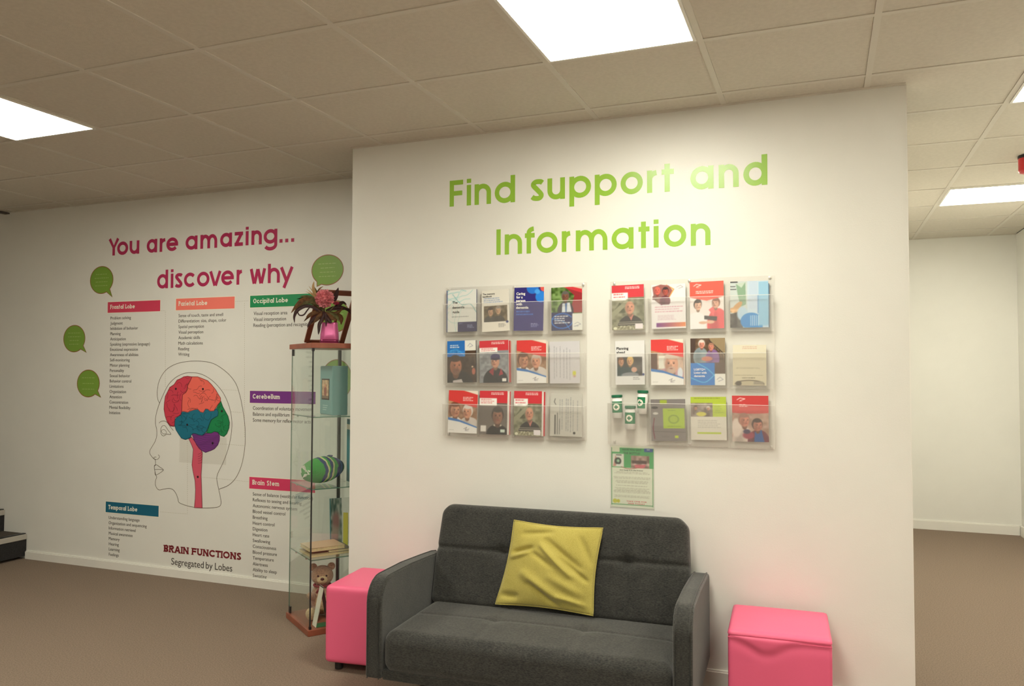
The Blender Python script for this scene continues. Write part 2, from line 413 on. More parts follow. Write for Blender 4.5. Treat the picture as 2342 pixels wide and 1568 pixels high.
# ------------------------------------------------------------------ green heading on the partition
def w1(u, v): p = at(u, v, Y=YW1); return (p.x, p.z)
def w2(u, v): p = at(u, v, Y=YW2); return (p.x, p.z)
M_green = mat('green_vinyl', rgb(146, 190, 62), .28, spec=.5)
M_plum = mat('plum_vinyl', rgb(182, 46, 92), .3)
def heading(name, label, chars, org, sc, bl, br, cap_px, fn, y, material, w, wall):
    """chars: (letter, x0, x1) in crop pixels; bl, br: baseline crop points; each letter its own part"""
    A = fn(org[0]+bl[0]/sc, org[1]+bl[1]/sc); B = fn(org[0]+br[0]/sc, org[1]+br[1]/sc)
    mid = fn(org[0]+(bl[0]+br[0])/2/sc, org[1]+((bl[1]+br[1])/2-cap_px)/sc); cap = mid[1]-(A[1]+B[1])/2
    t = thing(name, ((A[0]+B[0])/2, y, min(A[1], B[1])), label, 'wall lettering')
    for ch, a, b in chars:
        f = (a-bl[0])/(br[0]-bl[0]); vy = bl[1]+(br[1]-bl[1])*f
        x0 = fn(org[0]+a/sc, org[1]+vy/sc)[0]; x1 = fn(org[0]+b/sc, org[1]+vy/sc)[0]
        obj('letter', letter_bm(ch, x0, x1, A[1]+(B[1]-A[1])*(x0-A[0])/(B[0]-A[0]), cap, y, w), material, t, world=True)
S1 = 2342/800
heading('wall_heading', 'light green vinyl words Find support and on the partition wall', [('F', 83, 173), ('i', 196, 228), ('n', 250, 360), ('d', 385, 521),
    ('s', 626, 714), ('u', 738, 855), ('p', 885, 1030), ('p', 1055, 1202), ('o', 1228, 1377), ('r', 1405, 1473), ('t', 1503, 1585),
    ('a', 1695, 1851), ('n', 1885, 2019), ('d', 2050, 2211)], (1000, 320), S1, (83, 447), (2211, 300), 188, w1, YW1, M_green, .18, 1)
heading('wall_heading', 'light green vinyl word Information, lower line of the heading on the partition wall', [('I', 393, 428), ('n', 452, 568), ('f', 587, 656), ('o', 665, 806),
    ('r', 834, 894), ('m', 928, 1140), ('a', 1168, 1315), ('t', 1348, 1422), ('i', 1450, 1482), ('o', 1517, 1668), ('n', 1698, 1830)],
    (1000, 320), S1, (393, 770), (1830, 703), 180, w1, YW1, M_green, .18, 1)
S2 = 2342/720
heading('wall_heading', 'plum vinyl words You are amazing... at the top of the recessed wall', [('Y', 483, 558), ('o', 546, 627), ('u', 638, 710), ('a', 766, 843), ('r', 862, 906),
    ('e', 912, 999), ('a', 1055, 1143), ('m', 1165, 1290), ('a', 1312, 1400), ('z', 1420, 1482), ('i', 1500, 1525), ('n', 1545, 1622), ('g', 1636, 1737),
    ('.', 1755, 1775), ('.', 1798, 1818), ('.', 1842, 1862)], (100, 480), S2, (483, 341), (1862, 236), 131, w2, YW2, M_plum, .195, 2)
heading('wall_heading', 'plum vinyl words discover why on the second line of the recessed wall', [('d', 843, 924), ('i', 943, 965), ('s', 976, 1032), ('c', 1043, 1122), ('o', 1140, 1232),
    ('v', 1233, 1318), ('e', 1320, 1414), ('r', 1434, 1476), ('w', 1535, 1650), ('h', 1667, 1756), ('y', 1758, 1856)],
    (100, 480), S2, (843, 585), (1856, 535), 140, w2, YW2, M_plum, .18, 2)

# ------------------------------------------------------------------ brain mural on the recessed wall
M_ink = mat('mural_ink', rgb(58, 50, 44), .6); M_line = mat('mural_line', rgb(96, 84, 66), .6)
M_paper = mat('white_print', rgb(240, 236, 222), .5)
c1 = lambda x, y: w2(100+x/S2, 480+y/S2)
c2 = lambda x, y: w2(100+x/S2, 920+y/S2)
def banner(name, tl, tr, bl, title, tx, tb, col, wtitle, lines, label, cap):
    """tl.. crop points already on the wall plane; lines: (texts, first, last, width ref)"""
    t = thing(name, ((tl[0]+tr[0])/2, YW2, lines[2][1]), label, 'wall graphic', 'brain function lists on the recessed wall')
    x0, x1, z1, z0 = tl[0], tr[0], (tl[1]+tr[1])/2, (tl[1]+tr[1])/2-(tl[1]-bl[1])
    bm = bmesh.new(); poly(bm, [(x0-.005, z0-.005), (x1+.005, z0-.005), (x1+.005, z1+.005), (x0-.005, z1+.005)], YW2, .0006)
    obj('banner_edge', bm, M_paper, t, world=True)
    bm = bmesh.new(); poly(bm, [(x0, z0), (x1, z0), (x1, z1), (x0, z1)], YW2-.0006, .0006)
    obj('banner', bm, mat('banner_'+name, col, .45), t, world=True)
    word(t, 'banner_title', title, (tx, tb), (tx+wtitle, tb), cap, YW2-.0012, M_paper, w=.18, xh=.7, slab=True, gap=.15)
    txts, first, last, (ref, wref) = lines
    me, a, b = text_mesh(ref, 1); bpy.data.meshes.remove(me); pitch = abs(first[1]-last[1])/max(1, len(txts)-1)
    size = pitch*.82 if len(txts) > 3 else pitch*.86; sx = wref/((b-a)*size)
    for k, s in enumerate(txts):
        f = k/max(1, len(txts)-1)
        text(t, 'text_line', s, first[0]+(last[0]-first[0])*f, first[1]+(last[1]-first[1])*f-size*.27, YW2, size, M_ink, sx=sx)
def span(f, a, b, y): return f(b, y)[0]-f(a, y)[0]
banner('frontal_lobe_list', c1(478, 688), c1(868, 668), c1(478, 767), 'Frontal Lobe', c1(497, 735)[0], c1(497, 737)[1], rgb(212, 62, 92), span(c1, 497, 678, 735),
       (['Problem solving', 'Judgment', 'Inhibition of behavior', 'Planning', 'Anticipation', 'Speaking (expressive language)', 'Emotional expression', 'Awareness of abilities',
         'Self-monitoring', 'Motor planning', 'Personality', 'Sexual behavior', 'Behavior control', 'Limitations', 'Organization', 'Attention', 'Concentration', 'Mental flexibility', 'Initiation'],
        c1(497, 806), c1(488, 1508), ('Speaking (expressive language)', span(c1, 495, 790, 998))), 'list under the crimson Frontal Lobe banner, farthest left column of the mural', .031)
banner('parietal_lobe_list', c1(986, 661), c1(1421, 643), c1(986, 746), 'Parietal Lobe', c1(1004, 710)[0], c1(1004, 713)[1], rgb(250, 128, 114), span(c1, 1004, 1217, 710),
       (['Sense of touch, taste and smell', 'Differentiation: size, shape, color', 'Spatial perception', 'Visual perception', 'Academic skills', 'Math calculations', 'Reading', 'Writing'],
        c1(1003, 788), c1(1001, 1075), ('Differentiation: size, shape, color', span(c1, 1003, 1358, 825))), 'list under the salmon Parietal Lobe banner, middle column above the head drawing', .031)
banner('occipital_lobe_list', c1(1537, 640), c1(2020, 618), c1(1537, 727), 'Occipital Lobe', c1(1560, 690)[0], c1(1560, 694)[1], rgb(22, 142, 86), span(c1, 1560, 1817, 690),
       (['Visual reception area', 'Visual interpretation', 'Reading (perception and recognition)'], c1(1562, 772), c1(1560, 860), ('Visual reception area', span(c1, 1562, 1812, 770))),
       'list under the green Occipital Lobe banner partly behind the flowers', .031)
banner('cerebellum_list', c1(1535, 1341), c1(2023, 1355), c1(1535, 1430), 'Cerebellum', c1(1556, 1400)[0], c1(1556, 1402)[1], rgb(122, 52, 138), span(c1, 1556, 1757, 1400),
       (['Coordination of voluntary movement', 'Balance and equilibrium', 'Some memory for reflex motor acts'], c2(1556, 43), c2(1556, 132), ('Some memory for reflex motor acts', span(c1, 1555, 1985, 1600))),
       'list under the purple Cerebellum banner running behind the glass cabinet', .031)
banner('brain_stem_list', c2(1531, 546), c2(2020, 590), c2(1531, 632), 'Brain Stem', c2(1553, 605)[0], c2(1553, 609)[1], rgb(218, 62, 104), span(c2, 1553, 1752, 605),
       (['Sense of balance (vestibular function)', 'Reflexes to seeing and hearing', 'Autonomic nervous system', 'Blood vessel control', 'Breathing', 'Heart control', 'Digestion', 'Heart rate',
         'Swallowing', 'Consciousness', 'Blood pressure', 'Temperature', 'Alertness', 'Ability to sleep', 'Sweating'],
        c2(1555, 682), c2(1555, 1287), ('Blood vessel control', span(c2, 1553, 1795, 820))), 'list under the pink Brain Stem banner at lower right beside the cabinet', .031)
banner('temporal_lobe_list', c2(463, 733), c2(856, 771), c2(463, 812), 'Temporal Lobe', c2(483, 788)[0], c2(483, 792)[1], rgb(20, 100, 128), span(c2, 483, 697, 788),
       (['Understanding language', 'Organization and sequencing', 'Information retrieval', 'Musical awareness', 'Memory', 'Hearing', 'Learning', 'Feelings'],
        c2(483, 856), c2(484, 1130), ('Organization and sequencing', span(c2, 482, 765, 900))), 'list under the teal Temporal Lobe banner at lower left of the mural', .031)

t = thing('mural_title', (c2(1180, 1250)[0], YW2, c2(1180, 1250)[1]), 'dark red BRAIN FUNCTIONS title with Segregated by Lobes under the head drawing', 'wall lettering')
zb = (c2(893, 1100)[1]+c2(1468, 1180)[1])/2; cap = (c2(893, 1050)[1]-c2(893, 1100)[1])
zs_ = (c2(948, 1200)[1]+c2(1402, 1262)[1])/2
word(t, 'title_word', 'BRAIN', (c2(893, 1100)[0], zb), (c2(1078, 1130)[0], zb), cap, YW2, mat('title_red', rgb(120, 22, 34), .5), w=.24, slab=True, gap=.09)
word(t, 'title_word', 'FUNCTIONS', (c2(1102, 1130)[0], zb), (c2(1468, 1180)[0], zb), cap, YW2, mat('title_red', rgb(120, 22, 34), .5), w=.24, slab=True, gap=.09)
for s_, a_, b_ in (('Segregated', 948, 1190), ('by', 1206, 1256), ('Lobes', 1274, 1402)):
    text(t, 'subtitle_word', s_, c2(a_, 1230)[0], zs_, YW2, .066, M_ink, width=span(c2, a_, b_, 1230))

S7 = 1098/280
c7 = lambda x, y: w2(320+x/S7, 800+y/S7)
t = thing('brain_drawing', (c7(500, 1400)[0], YW2, c7(500, 1415)[1]), 'line drawing of a head in profile with a five coloured brain and pink stem', 'wall graphic')
def line(name, pts, wd, material, closed=False, y=None, sm=True):
    P = smooth2(pts, closed) if sm else pts
    bm = bmesh.new(); ribbon(bm, [c7(*p) for p in P], wd, YW2 if y is None else y, closed)
    return obj(name, bm, material, t, world=True)
bm = bmesh.new(); a = c7(357, 770); b = c7(772, 1030); poly(bm, [(a[0], b[1]), (b[0], b[1]), (b[0], a[1]), (a[0], a[1])], YW2, .0003)  # plain rectangle on the wall, slightly darker than its surroundings
obj('darker_patch', bm, mat('darker_patch', (.70, .685, .63), .5), t, world=True)['label'] = 'faint darker square behind the lower brain'
line('head_outline', [(353,1368),(342,1335),(325,1290),(300,1255),(270,1242),(220,1245),(175,1255),(150,1235),(138,1200),(142,1165),(150,1140),(142,1120),(134,1085),(130,1045),(140,1030),(138,987),(115,965),(90,930),(90,900),(110,865),(138,815),(152,760),(150,710),(140,660),(142,600),(155,540),(175,480),(205,410),(250,320),(310,255),(390,212),(470,203),(560,220),(650,275),(730,360),(780,450),(812,550),(825,660),(815,780),(790,890),(750,1000),(700,1105),(690,1160),(705,1240),(720,1310),(728,1370),(710,1403),(640,1415),(560,1416),(490,1410),(420,1395)], .0032, M_line, True)
line('hair_outline', [(178,480),(158,430),(160,330),(190,240),(250,165),(340,120),(440,102),(540,100),(640,115),(720,155),(800,220),(860,300),(895,400),(920,520),(938,640),(945,760),(940,880),(920,1000),(890,1090),(850,1160),(790,1215),(710,1247)], .0032, M_line)
line('eyebrow', [(172,655),(190,640),(220,637),(245,650),(270,685),(300,722)], .003, M_line)
line('eye', [(188,740),(190,700),(205,680),(225,680),(250,715),(278,755),(240,755),(215,770),(197,762)], .003, M_line, True)
line('iris', [(192,728),(212,712),(232,725),(238,745),(212,752)], .0024, M_line, True)
line('nostril', [(165,938),(175,955),(165,975),(145,982),(125,972),(132,960),(148,960)], .003, M_line)
line('lips', [(130,1038),(150,1030),(180,1050),(210,1075),(175,1105),(140,1120),(134,1085)], .003, M_line, True)
line('lip_line', [(132,1072),(170,1070),(210,1075)], .003, M_line)
LOBES = [
 ('brain_stem', rgb(216, 90, 112), [(440,795),(465,780),(490,815),(520,860),(545,890),(562,920),(560,960),(555,1040),(550,1120),(553,1200),(556,1300),(560,1415),(490,1412),(497,1330),(500,1250),(495,1170),(480,1100),(468,1030),(475,960),(480,890),(465,850)]),
 ('cerebellum', rgb(120, 54, 132), [(468,755),(500,748),(530,760),(565,765),(598,745),(640,745),(670,730),(700,738),(716,770),(715,810),(700,850),(670,885),(640,900),(610,910),(590,918),(565,905),(535,885),(510,850),(485,800)]),
 ('occipital_lobe', rgb(22, 132, 78), [(728,460),(745,510),(765,545),(790,590),(805,650),(800,700),(780,750),(755,775),(725,765),(700,735),(670,730),(640,745),(600,742),(615,700),(630,655),(645,625),(675,605),(700,590),(705,555),(690,525),(705,490)]),
 ('temporal_lobe', rgb(24, 112, 136), [(375,552),(395,550),(430,558),(460,545),(490,535),(520,530),(545,555),(570,560),(590,528),(612,530),(630,548),(665,545),(690,525),(705,555),(700,590),(670,605),(640,625),(625,660),(610,700),(595,735),(560,765),(520,758),(480,745),(462,760),(455,785),(410,802),(375,790),(350,755),(325,715),(312,665),(315,625),(345,595),(375,580)]),
 ('parietal_lobe', rgb(240, 108, 94), [(470,240),(520,240),(560,255),(610,275),(640,305),(680,355),(700,390),(725,430),(725,460),(700,490),(680,520),(665,545),(630,548),(612,530),(590,528),(570,560),(545,555),(520,530),(490,535),(460,545),(430,558),(395,550),(375,552),(378,470),(385,400),(415,380),(428,355),(432,310),(450,285)]),
 ('frontal_lobe', rgb(208, 62, 82), [(470,240),(430,235),(395,240),(370,255),(335,270),(308,310),(270,335),(250,375),(230,415),(222,470),(218,530),(228,590),(245,640),(275,680),(310,683),(315,640),(318,605),(345,595),(370,575),(378,540),(380,470),(385,400),(410,380),(425,355),(430,310),(450,280)]),
]
def inside(p, P):
    c = False
    for i in range(len(P)):
        a, b = P[i], P[i-1]
        if (a[1] > p[1]) != (b[1] > p[1]) and p[0] < (b[0]-a[0])*(p[1]-a[1])/(b[1]-a[1])+a[0]: c = not c
    return c
rg = random.Random(11)
for li, (nm, col, P) in enumerate(LOBES):
    y0 = YW2-.0006*(1+li*.3)
    bm = bmesh.new(); poly(bm, [c7(*p) for p in P], y0, .0006); lobe = obj(nm, bm, mat('lobe_'+nm, col, .45), t, world=True)
    dark = mat('line_'+nm, tuple(x*.36 for x in col), .5); y1 = y0-.0008
    bm = bmesh.new(); ribbon(bm, [c7(*p) for p in P], .0042, y1, True, th=.0003)
    xs = [p[0] for p in P]; ys = [p[1] for p in P]; made = 0; tries = 0
    goal = {'brain_stem': 0, 'cerebellum': 0, 'occipital_lobe': 12, 'temporal_lobe': 24, 'parietal_lobe': 26, 'frontal_lobe': 22}[nm]
    while made < goal and tries < 900:      # folds: short curling lines
        tries += 1; x, y = rg.uniform(min(xs), max(xs)), rg.uniform(min(ys), max(ys))
        if not inside((x, y), P): continue
        a = rg.uniform(0, 6.28); k = rg.choice((-1, 1))*rg.uniform(.10, .34); pts = [(x, y)]
        for s in range(rg.randint(7, 15)):
            a += k; x += 6.5*math.cos(a); y += 6.5*math.sin(a)
            if rg.random() < .12: k = -k
            if not inside((x, y), P): break
            pts.append((x, y))
        if len(pts) > 5: ribbon(bm, [c7(*p) for p in pts], .0024, y1, th=.0003); made += 1
    if nm == 'cerebellum':
        for k in range(9):
            yy = 772+k*14; pts = [(x, yy+6*math.sin(x*.03+k)+abs(x-590)*-.10) for x in range(480, 715, 12)]
            pts = [p for p in pts if inside(p, P)]
            if len(pts) > 3: ribbon(bm, [c7(*p) for p in pts], .0016, y1, th=.0003)
    if nm == 'brain_stem':
        for k in range(5): ribbon(bm, [c7(*p) for p in smooth2([(557, 905+k*24), (545, 925+k*22), (522, 935+k*20)])], .0024, y1, th=.0003)
    obj('fold_lines', bm, dark, lobe, world=True)
M_pin = mat('mural_dot', rgb(40, 20, 30), .5)
for (x, y) in ((325,348),(568,350),(738,548),(427,670),(655,835),(522,1137)):
    bm = bmesh.new(); c = c7(x, y); poly(bm, ell(c[0], c[1], .008, .008, 0, 345, 16), YW2-.0032, .0003); obj('marker_dot', bm, M_pin, t, world=True)
bm = bmesh.new()
def dash(a, b, y=YW2):
    A, B = Vector(c7(*a)), Vector(c7(*b)); n = max(2, int((B-A).length/.014))
    for k in range(n): ribbon(bm, [A.lerp(B, k/n), A.lerp(B, (k+.5)/n)], .0016, y, th=.0004)
for a, b in (((740,355),(885,362)),((820,553),(920,562)),((722,842),(945,857)),((562,1140),(980,1180)),((427,815),(427,1470)),((427,1470),(175,1450)),
             ((228,330),(228,-350)),((228,-350),(182,-352)),((938,780),(938,-430)),((780,-430),(980,-442))): dash(a, b)
obj('dashed_lines', bm, mat('mural_dash', rgb(165, 155, 130), .6), t, world=True)

# speech bubbles
M_bub = mat('bubble_green', rgb(122, 160, 58), .45); M_bedge = mat('bubble_edge', rgb(150, 72, 44), .5); M_btext = mat('bubble_text', rgb(160, 188, 104), .5)
for (cx, cy, rx, ry, tx, ty, lab) in ((232.5, 640, 26, 31, 257, 679, 'green speech bubble decal highest of the three at far left'), (170, 774, 24.5, 30.5, 198, 806, 'green speech bubble decal middle and leftmost of the wall'),
        (202, 876.5, 25.5, 31, 231, 908.5, 'green speech bubble decal lowest of the three at left'), (749, 617, 36, 34.5, 725, 655, 'large green speech bubble decal above the flowers'),
        (768, 723, 31, 36, 760, 768, 'green speech bubble decal half hidden behind the flowers'), (770, 868, 35, 46, 795, 925, 'green speech bubble decal seen through the glass cabinet top shelf')):
    c = w2(cx, cy); RX = (w2(cx+rx, cy)[0]-w2(cx-rx, cy)[0])/2; RY = (w2(cx, cy-ry)[1]-w2(cx, cy+ry)[1])/2; tip = w2(tx, ty)
    ta = math.degrees(math.atan2((tip[1]-c[1])/RY, (tip[0]-c[0])/RX)); sgn = 1 if tip[0] > c[0] else -1
    base = ell(c[0], c[1], RX, RY, ta+10, ta+350, 40)
    th = thing('speech_bubble', (c[0], YW2, c[1]-RY), lab, 'wall sticker', 'green speech bubble stickers on the recessed wall')
    bm = bmesh.new(); poly(bm, base+[tip], YW2, .0006); obj('bubble', bm, M_bub, th, world=True)
    bm = bmesh.new(); ribbon(bm, base+[tip], .0045, YW2-.0006, True, th=.0003); obj('bubble_edge', bm, M_bedge, th, world=True)
    bm = bmesh.new(); q = random.Random(int(cx)); n = 4 if cy != 876.5 else 3
    for k in range(n):      # the faint, unreadable lines of print
        z = c[1]+RY*(.42-.84*k/(n-1)); W = RX*.62*q.uniform(.7, 1); x = c[0]-W
        while x < c[0]+W:
            L = q.uniform(.01, .028); ribbon(bm, [(x, z), (min(x+L, c[0]+W), z)], .005, YW2-.0006, th=.0003); x += L+.006
    obj('print_lines', bm, M_btext, th, world=True)

# ------------------------------------------------------------------ printed pages: small pictures worked out here and laid on page meshes as colour attributes
class Art:
    def __init__(s, W=74, H=104, bg=(245, 242, 236), ss=3):
        s.W, s.H, s.ss = W, H, ss; s.w, s.h = W*ss, H*ss
        s.a = np.zeros((s.h, s.w, 3)); s.a[:] = np.array(bg)/255
        s.X, s.Y = np.meshgrid((np.arange(s.w)+.5)/s.w, (np.arange(s.h)+.5)/s.h); s.asp = H/W
    def put(s, m, c, al=1.0):
        m = np.clip(m, 0, 1)[..., None]*al; s.a = s.a*(1-m)+np.array(c)/255*m; return s
    def rect(s, x0, y0, x1, y1, c, al=1): return s.put((s.X >= x0)*(s.X < x1)*(s.Y >= y0)*(s.Y < y1)*1., c, al)
    def ell(s, cx, cy, rx, ry, c, soft=.08, rot=0, al=1, clip=None):
        dx, dy = s.X-cx, (s.Y-cy)*s.asp; cr, sr = math.cos(rot), math.sin(rot)
        d = np.sqrt(((dx*cr+dy*sr)/rx)**2+((-dx*sr+dy*cr)/(ry*s.asp))**2); m = np.clip((1-d)/max(soft, .01)+.5, 0, 1)
        if clip: m = m*(s.X >= clip[0])*(s.Y >= clip[1])*(s.X < clip[2])*(s.Y < clip[3])
        return s.put(m, c, al)
    def poly(s, P, c, al=1):
        m = np.zeros_like(s.X, bool)
        for i in range(len(P)):
            a, b = P[i], P[i-1]
            if a[1] == b[1]: continue
            m ^= ((a[1] > s.Y) != (b[1] > s.Y)) & (s.X < (b[0]-a[0])*(s.Y-a[1])/(b[1]-a[1])+a[0])
        return s.put(m*1., c, al)
    def line(s, P, wd, c, al=1):
        m = np.zeros_like(s.X)
        for (x0, y0), (x1, y1) in zip(P, P[1:]):
            y0, y1 = y0*s.asp, y1*s.asp; dx, dy = x1-x0, y1-y0; L = dx*dx+dy*dy+1e-9
            t = np.clip(((s.X-x0)*dx+(s.Y*s.asp-y0)*dy)/L, 0, 1); d = np.hypot(s.X-x0-t*dx, s.Y*s.asp-y0-t*dy)
            m = np.maximum(m, np.clip((wd-d)/wd*2, 0, 1))
        return s.put(m, c, al)
    def print_lines(s, x0, x1, y0, y1, n, c, al=.6, wmin=.6, wd=.45, seed=1, centre=False):
        q = random.Random(seed); p = (y1-y0)/n
        for k in range(n):
            W = (x1-x0)*q.uniform(wmin, 1); a = x0+((x1-x0)-W)/2 if centre else x0; x = a
            while x < a+W:
                L = q.uniform(.02, .09); s.rect(x, y0+k*p, min(x+L, a+W), y0+(k+wd)*p, c, al); x += L+.014
        return s
    def noise(s, x0, y0, x1, y1, amt=.1, cells=9, seed=1, tint=(1, 1, 1)):
        q = np.random.RandomState(seed); g = q.rand(cells*2+3, cells+3)
        u = s.X*cells; v = s.Y*cells*1.5; i, j = u.astype(int), v.astype(int); fu, fv = u-i, v-j; fu = fu*fu*(3-2*fu); fv = fv*fv*(3-2*fv)
        n = (g[j, i]*(1-fu)+g[j, i+1]*fu)*(1-fv)+(g[j+1, i]*(1-fu)+g[j+1, i+1]*fu)*fv
        m = ((s.X >= x0)*(s.X < x1)*(s.Y >= y0)*(s.Y < y1))[..., None]; s.a = np.clip(s.a+(n-.5)[..., None]*2*amt*np.array(tint)*m, 0, 1); return s
    def head(s, cx, cy, r, skin=(205, 150, 120), hair=None, look=0, hat=None, beard=None, clip=None):
        """a head about 2r wide; look -1 left .. 1 right"""
        dk = tuple(x*.62 for x in skin); lt = tuple(min(255, x*1.15) for x in skin); ry = r*1.32/s.asp
        k = dict(clip=clip)
        s.ell(cx, cy+ry*1.0, r*.5, ry*.5, dk, .2, **k)
        if hair: s.ell(cx-look*r*.15, cy-ry*.18, r*1.14, ry*1.08, hair, .15, **k)
        s.ell(cx, cy+ry*.06, r*.92, ry*.98, skin, .15, **k)
        s.ell(cx+look*r*.3+r*.1, cy-ry*.2, r*.5, ry*.42, lt, .7, al=.6, **k)
        s.ell(cx-r*.55+look*r*.2, cy+ry*.25, r*.35, ry*.6, dk, .8, al=.45, **k)
        e = look*r*.32
        for q in (-1, 1): s.ell(cx+q*r*.36+e, cy-ry*.05, r*.13, ry*.07, (60, 38, 34), .5, **k); s.ell(cx+q*r*.36+e, cy-ry*.19, r*.2, ry*.035, (90, 62, 52), .6, al=.7, **k)
        s.ell(cx+e*1.3, cy+ry*.2, r*.13, ry*.2, dk, .9, al=.5, **k); s.ell(cx+e, cy+ry*.5, r*.3, ry*.065, (140, 66, 62), .5, **k)
        if beard: s.ell(cx+e*.6, cy+ry*.68, r*.6, ry*.38, beard, .5, al=.75, **k); s.ell(cx+e, cy+ry*.5, r*.2, ry*.045, (130, 60, 58), .5, **k)
        if hair and not hat: s.ell(cx-look*r*.1, cy-ry*.82, r*.85, ry*.36, hair, .3, **k)
        if hat: s.ell(cx, cy-ry*.75, r*1.08, ry*.55, hat, .12, **k); s.ell(cx, cy-ry*.42, r*1.12, ry*.16, tuple(x*.7 for x in hat), .2, **k)
        return s
    def body(s, cx, cy, w, h, c, clip=None):
        s.ell(cx, cy+h, w, h*1.02, c, .06, clip=clip); s.ell(cx-w*.35, cy+h, w*.4, h*.7, tuple(x*.7 for x in c), .9, al=.5, clip=clip); return s
    def out(s): return s.a.reshape(s.H, s.ss, s.W, s.ss, 3).mean((1, 3))
M_print = bpy.data.materials.new('printed_cover'); M_print.use_nodes = True
_n = M_print.node_tree; _a = _n.nodes.new('ShaderNodeAttribute'); _a.attribute_name = 'ink'
_n.links.new(_a.outputs['Color'], _n.nodes['Principled BSDF'].inputs['Base Color']); _n.nodes['Principled BSDF'].inputs['Roughness'].default_value = .35
def page(name, art, W, H, M, parent, curve=None, label=None):
    """printed sheet: x 0..W, z 0..H facing -Y, then moved by M"""
    A = art.out() if isinstance(art, Art) else art; nh, nw = A.shape[:2]
    L = np.where(A <= .04045, A/12.92, ((A+.055)/1.055)**2.4)
    E = np.pad(L, ((0, 1), (0, 1), (0, 0)), 'edge'); V = (E+np.roll(E, 1, 0)+np.roll(E, 1, 1)+np.roll(np.roll(E, 1, 0), 1, 1))/4
    V[0] = E[0]; V[:, 0] = E[:, 0]
    xx, zz = np.meshgrid(np.linspace(0, W, nw+1), np.linspace(H, 0, nh+1)); yy = np.zeros_like(xx) if curve is None else curve(xx/W, zz/H)
    co = np.stack([xx, yy, zz], -1).reshape(-1, 3); id_ = np.arange((nw+1)*(nh+1)).reshape(nh+1, nw+1)
    F = np.stack([id_[1:, :-1], id_[1:, 1:], id_[:-1, 1:], id_[:-1, :-1]], -1).reshape(-1, 4)
    me = bpy.data.meshes.new(name); me.vertices.add(len(co)); me.vertices.foreach_set('co', co.ravel())
    me.loops.add(F.size); me.loops.foreach_set('vertex_index', F.ravel().astype('i')); me.polygons.add(len(F))
    me.polygons.foreach_set('loop_start', np.arange(0, F.size, 4, dtype='i'))
    me.update(calc_edges=True); at_ = me.color_attributes.new('ink', 'FLOAT_COLOR', 'POINT')
    at_.data.foreach_set('color', np.concatenate([V.reshape(-1, 3), np.ones((len(co), 1))], 1).ravel().astype('f'))
    me.transform(M); o = link(name, me, M_print, parent)
    if label: o['label'] = label
    return o

# ------------------------------------------------------------------ covers
RED = (212, 62, 74); BLU = (24, 112, 196); NAVY = (46, 40, 128); WH = (244, 242, 238)
def red_top(tex=0):
    a = Art(bg=(120, 112, 104)); a.rect(0, 0, 1, .28, (208, 56, 66)); a.print_lines(.42, .95, .035, .10, 2, WH, .8, .8, .6, seed=3); return a
def A_dementia():
    a = Art(bg=(226, 228, 224)); q = random.Random(4)
    for k in range(9):
        x, y = q.uniform(.4, 1), q.uniform(-.05, .3); P = []
        ang = q.uniform(1.8, 3.6)
        for s in range(14): P.append((x, y)); x += .08*math.cos(ang); y += .06*math.sin(ang); ang += q.uniform(-.35, .35)
        a.line(P, q.choice((.006, .012, .02)), (120, 196, 196), .55)
    a.line(ell(.3, .62, .28, .17, 60, 220, 14), .008, (120, 190, 190), .6); a.line(smooth2([(.2,.1),(.5,.35),(.8,.35),(1,.55)]), .012, (60, 160, 170), .7)
    a.rect(.38, .77, 1, 1, (38, 36, 88)); a.rect(0, 0, .03, 1, (40, 60, 120)); a.print_lines(.7, .95, .84, .93, 3, (200, 205, 230), .7, .6); a.print_lines(.18, .8, .635, .66, 1, (60, 60, 70), .7, .9); a.print_lines(.42, .62, .8, .83, 1, (170, 175, 210), .7); return a
def A_memory():
    a = Art(bg=(222, 218, 208)); a.print_lines(.07, .8, .19, .33, 3, (86, 120, 178), .7, .7, .45, 7)
    a.rect(.07, .38, .93, .77, (98, 84, 60)).noise(.07, .38, .93, .77, .12, 14, 3)
    a.body(.3, .62, .26, .2, (74, 72, 70), clip=(.07, .38, .93, .77)); a.body(.62, .62, .24, .2, (66, 62, 58), clip=(.07, .38, .93, .77))
    a.head(.32, .53, .10, (190, 150, 116), (66, 48, 38), .5); a.head(.6, .5, .095, (196, 158, 124), (150, 140, 128), -.4)
    a.rect(0, .77, 1, 1, (236, 232, 222)).rect(0, .38, .07, .77, (236, 232, 222)).rect(.93, .38, 1, .77, (236, 232, 222)); a.ell(.92, .78, .05, .03, (50, 60, 120)); a.print_lines(.6, .93, .82, .92, 3, (80, 80, 80), .7, .6); return a
def A_caring():
    a = Art(bg=(42, 36, 118)); a.ell(.62, .02, .2, .13, (28, 116, 214), .06); a.ell(.9, .22, .18, .13, (32, 128, 226), .06); a.ell(.78, .1, .09, .06, (70, 160, 240), .3); a.ell(1.0, .02, .12, .08, (226, 90, 80), .1)
    a.print_lines(.08, .75, .54, .67, 2, (60, 120, 214), .85, .6, .5, 8); a.print_lines(.58, .92, .83, .93, 3, (190, 196, 230), .8, .6); return a
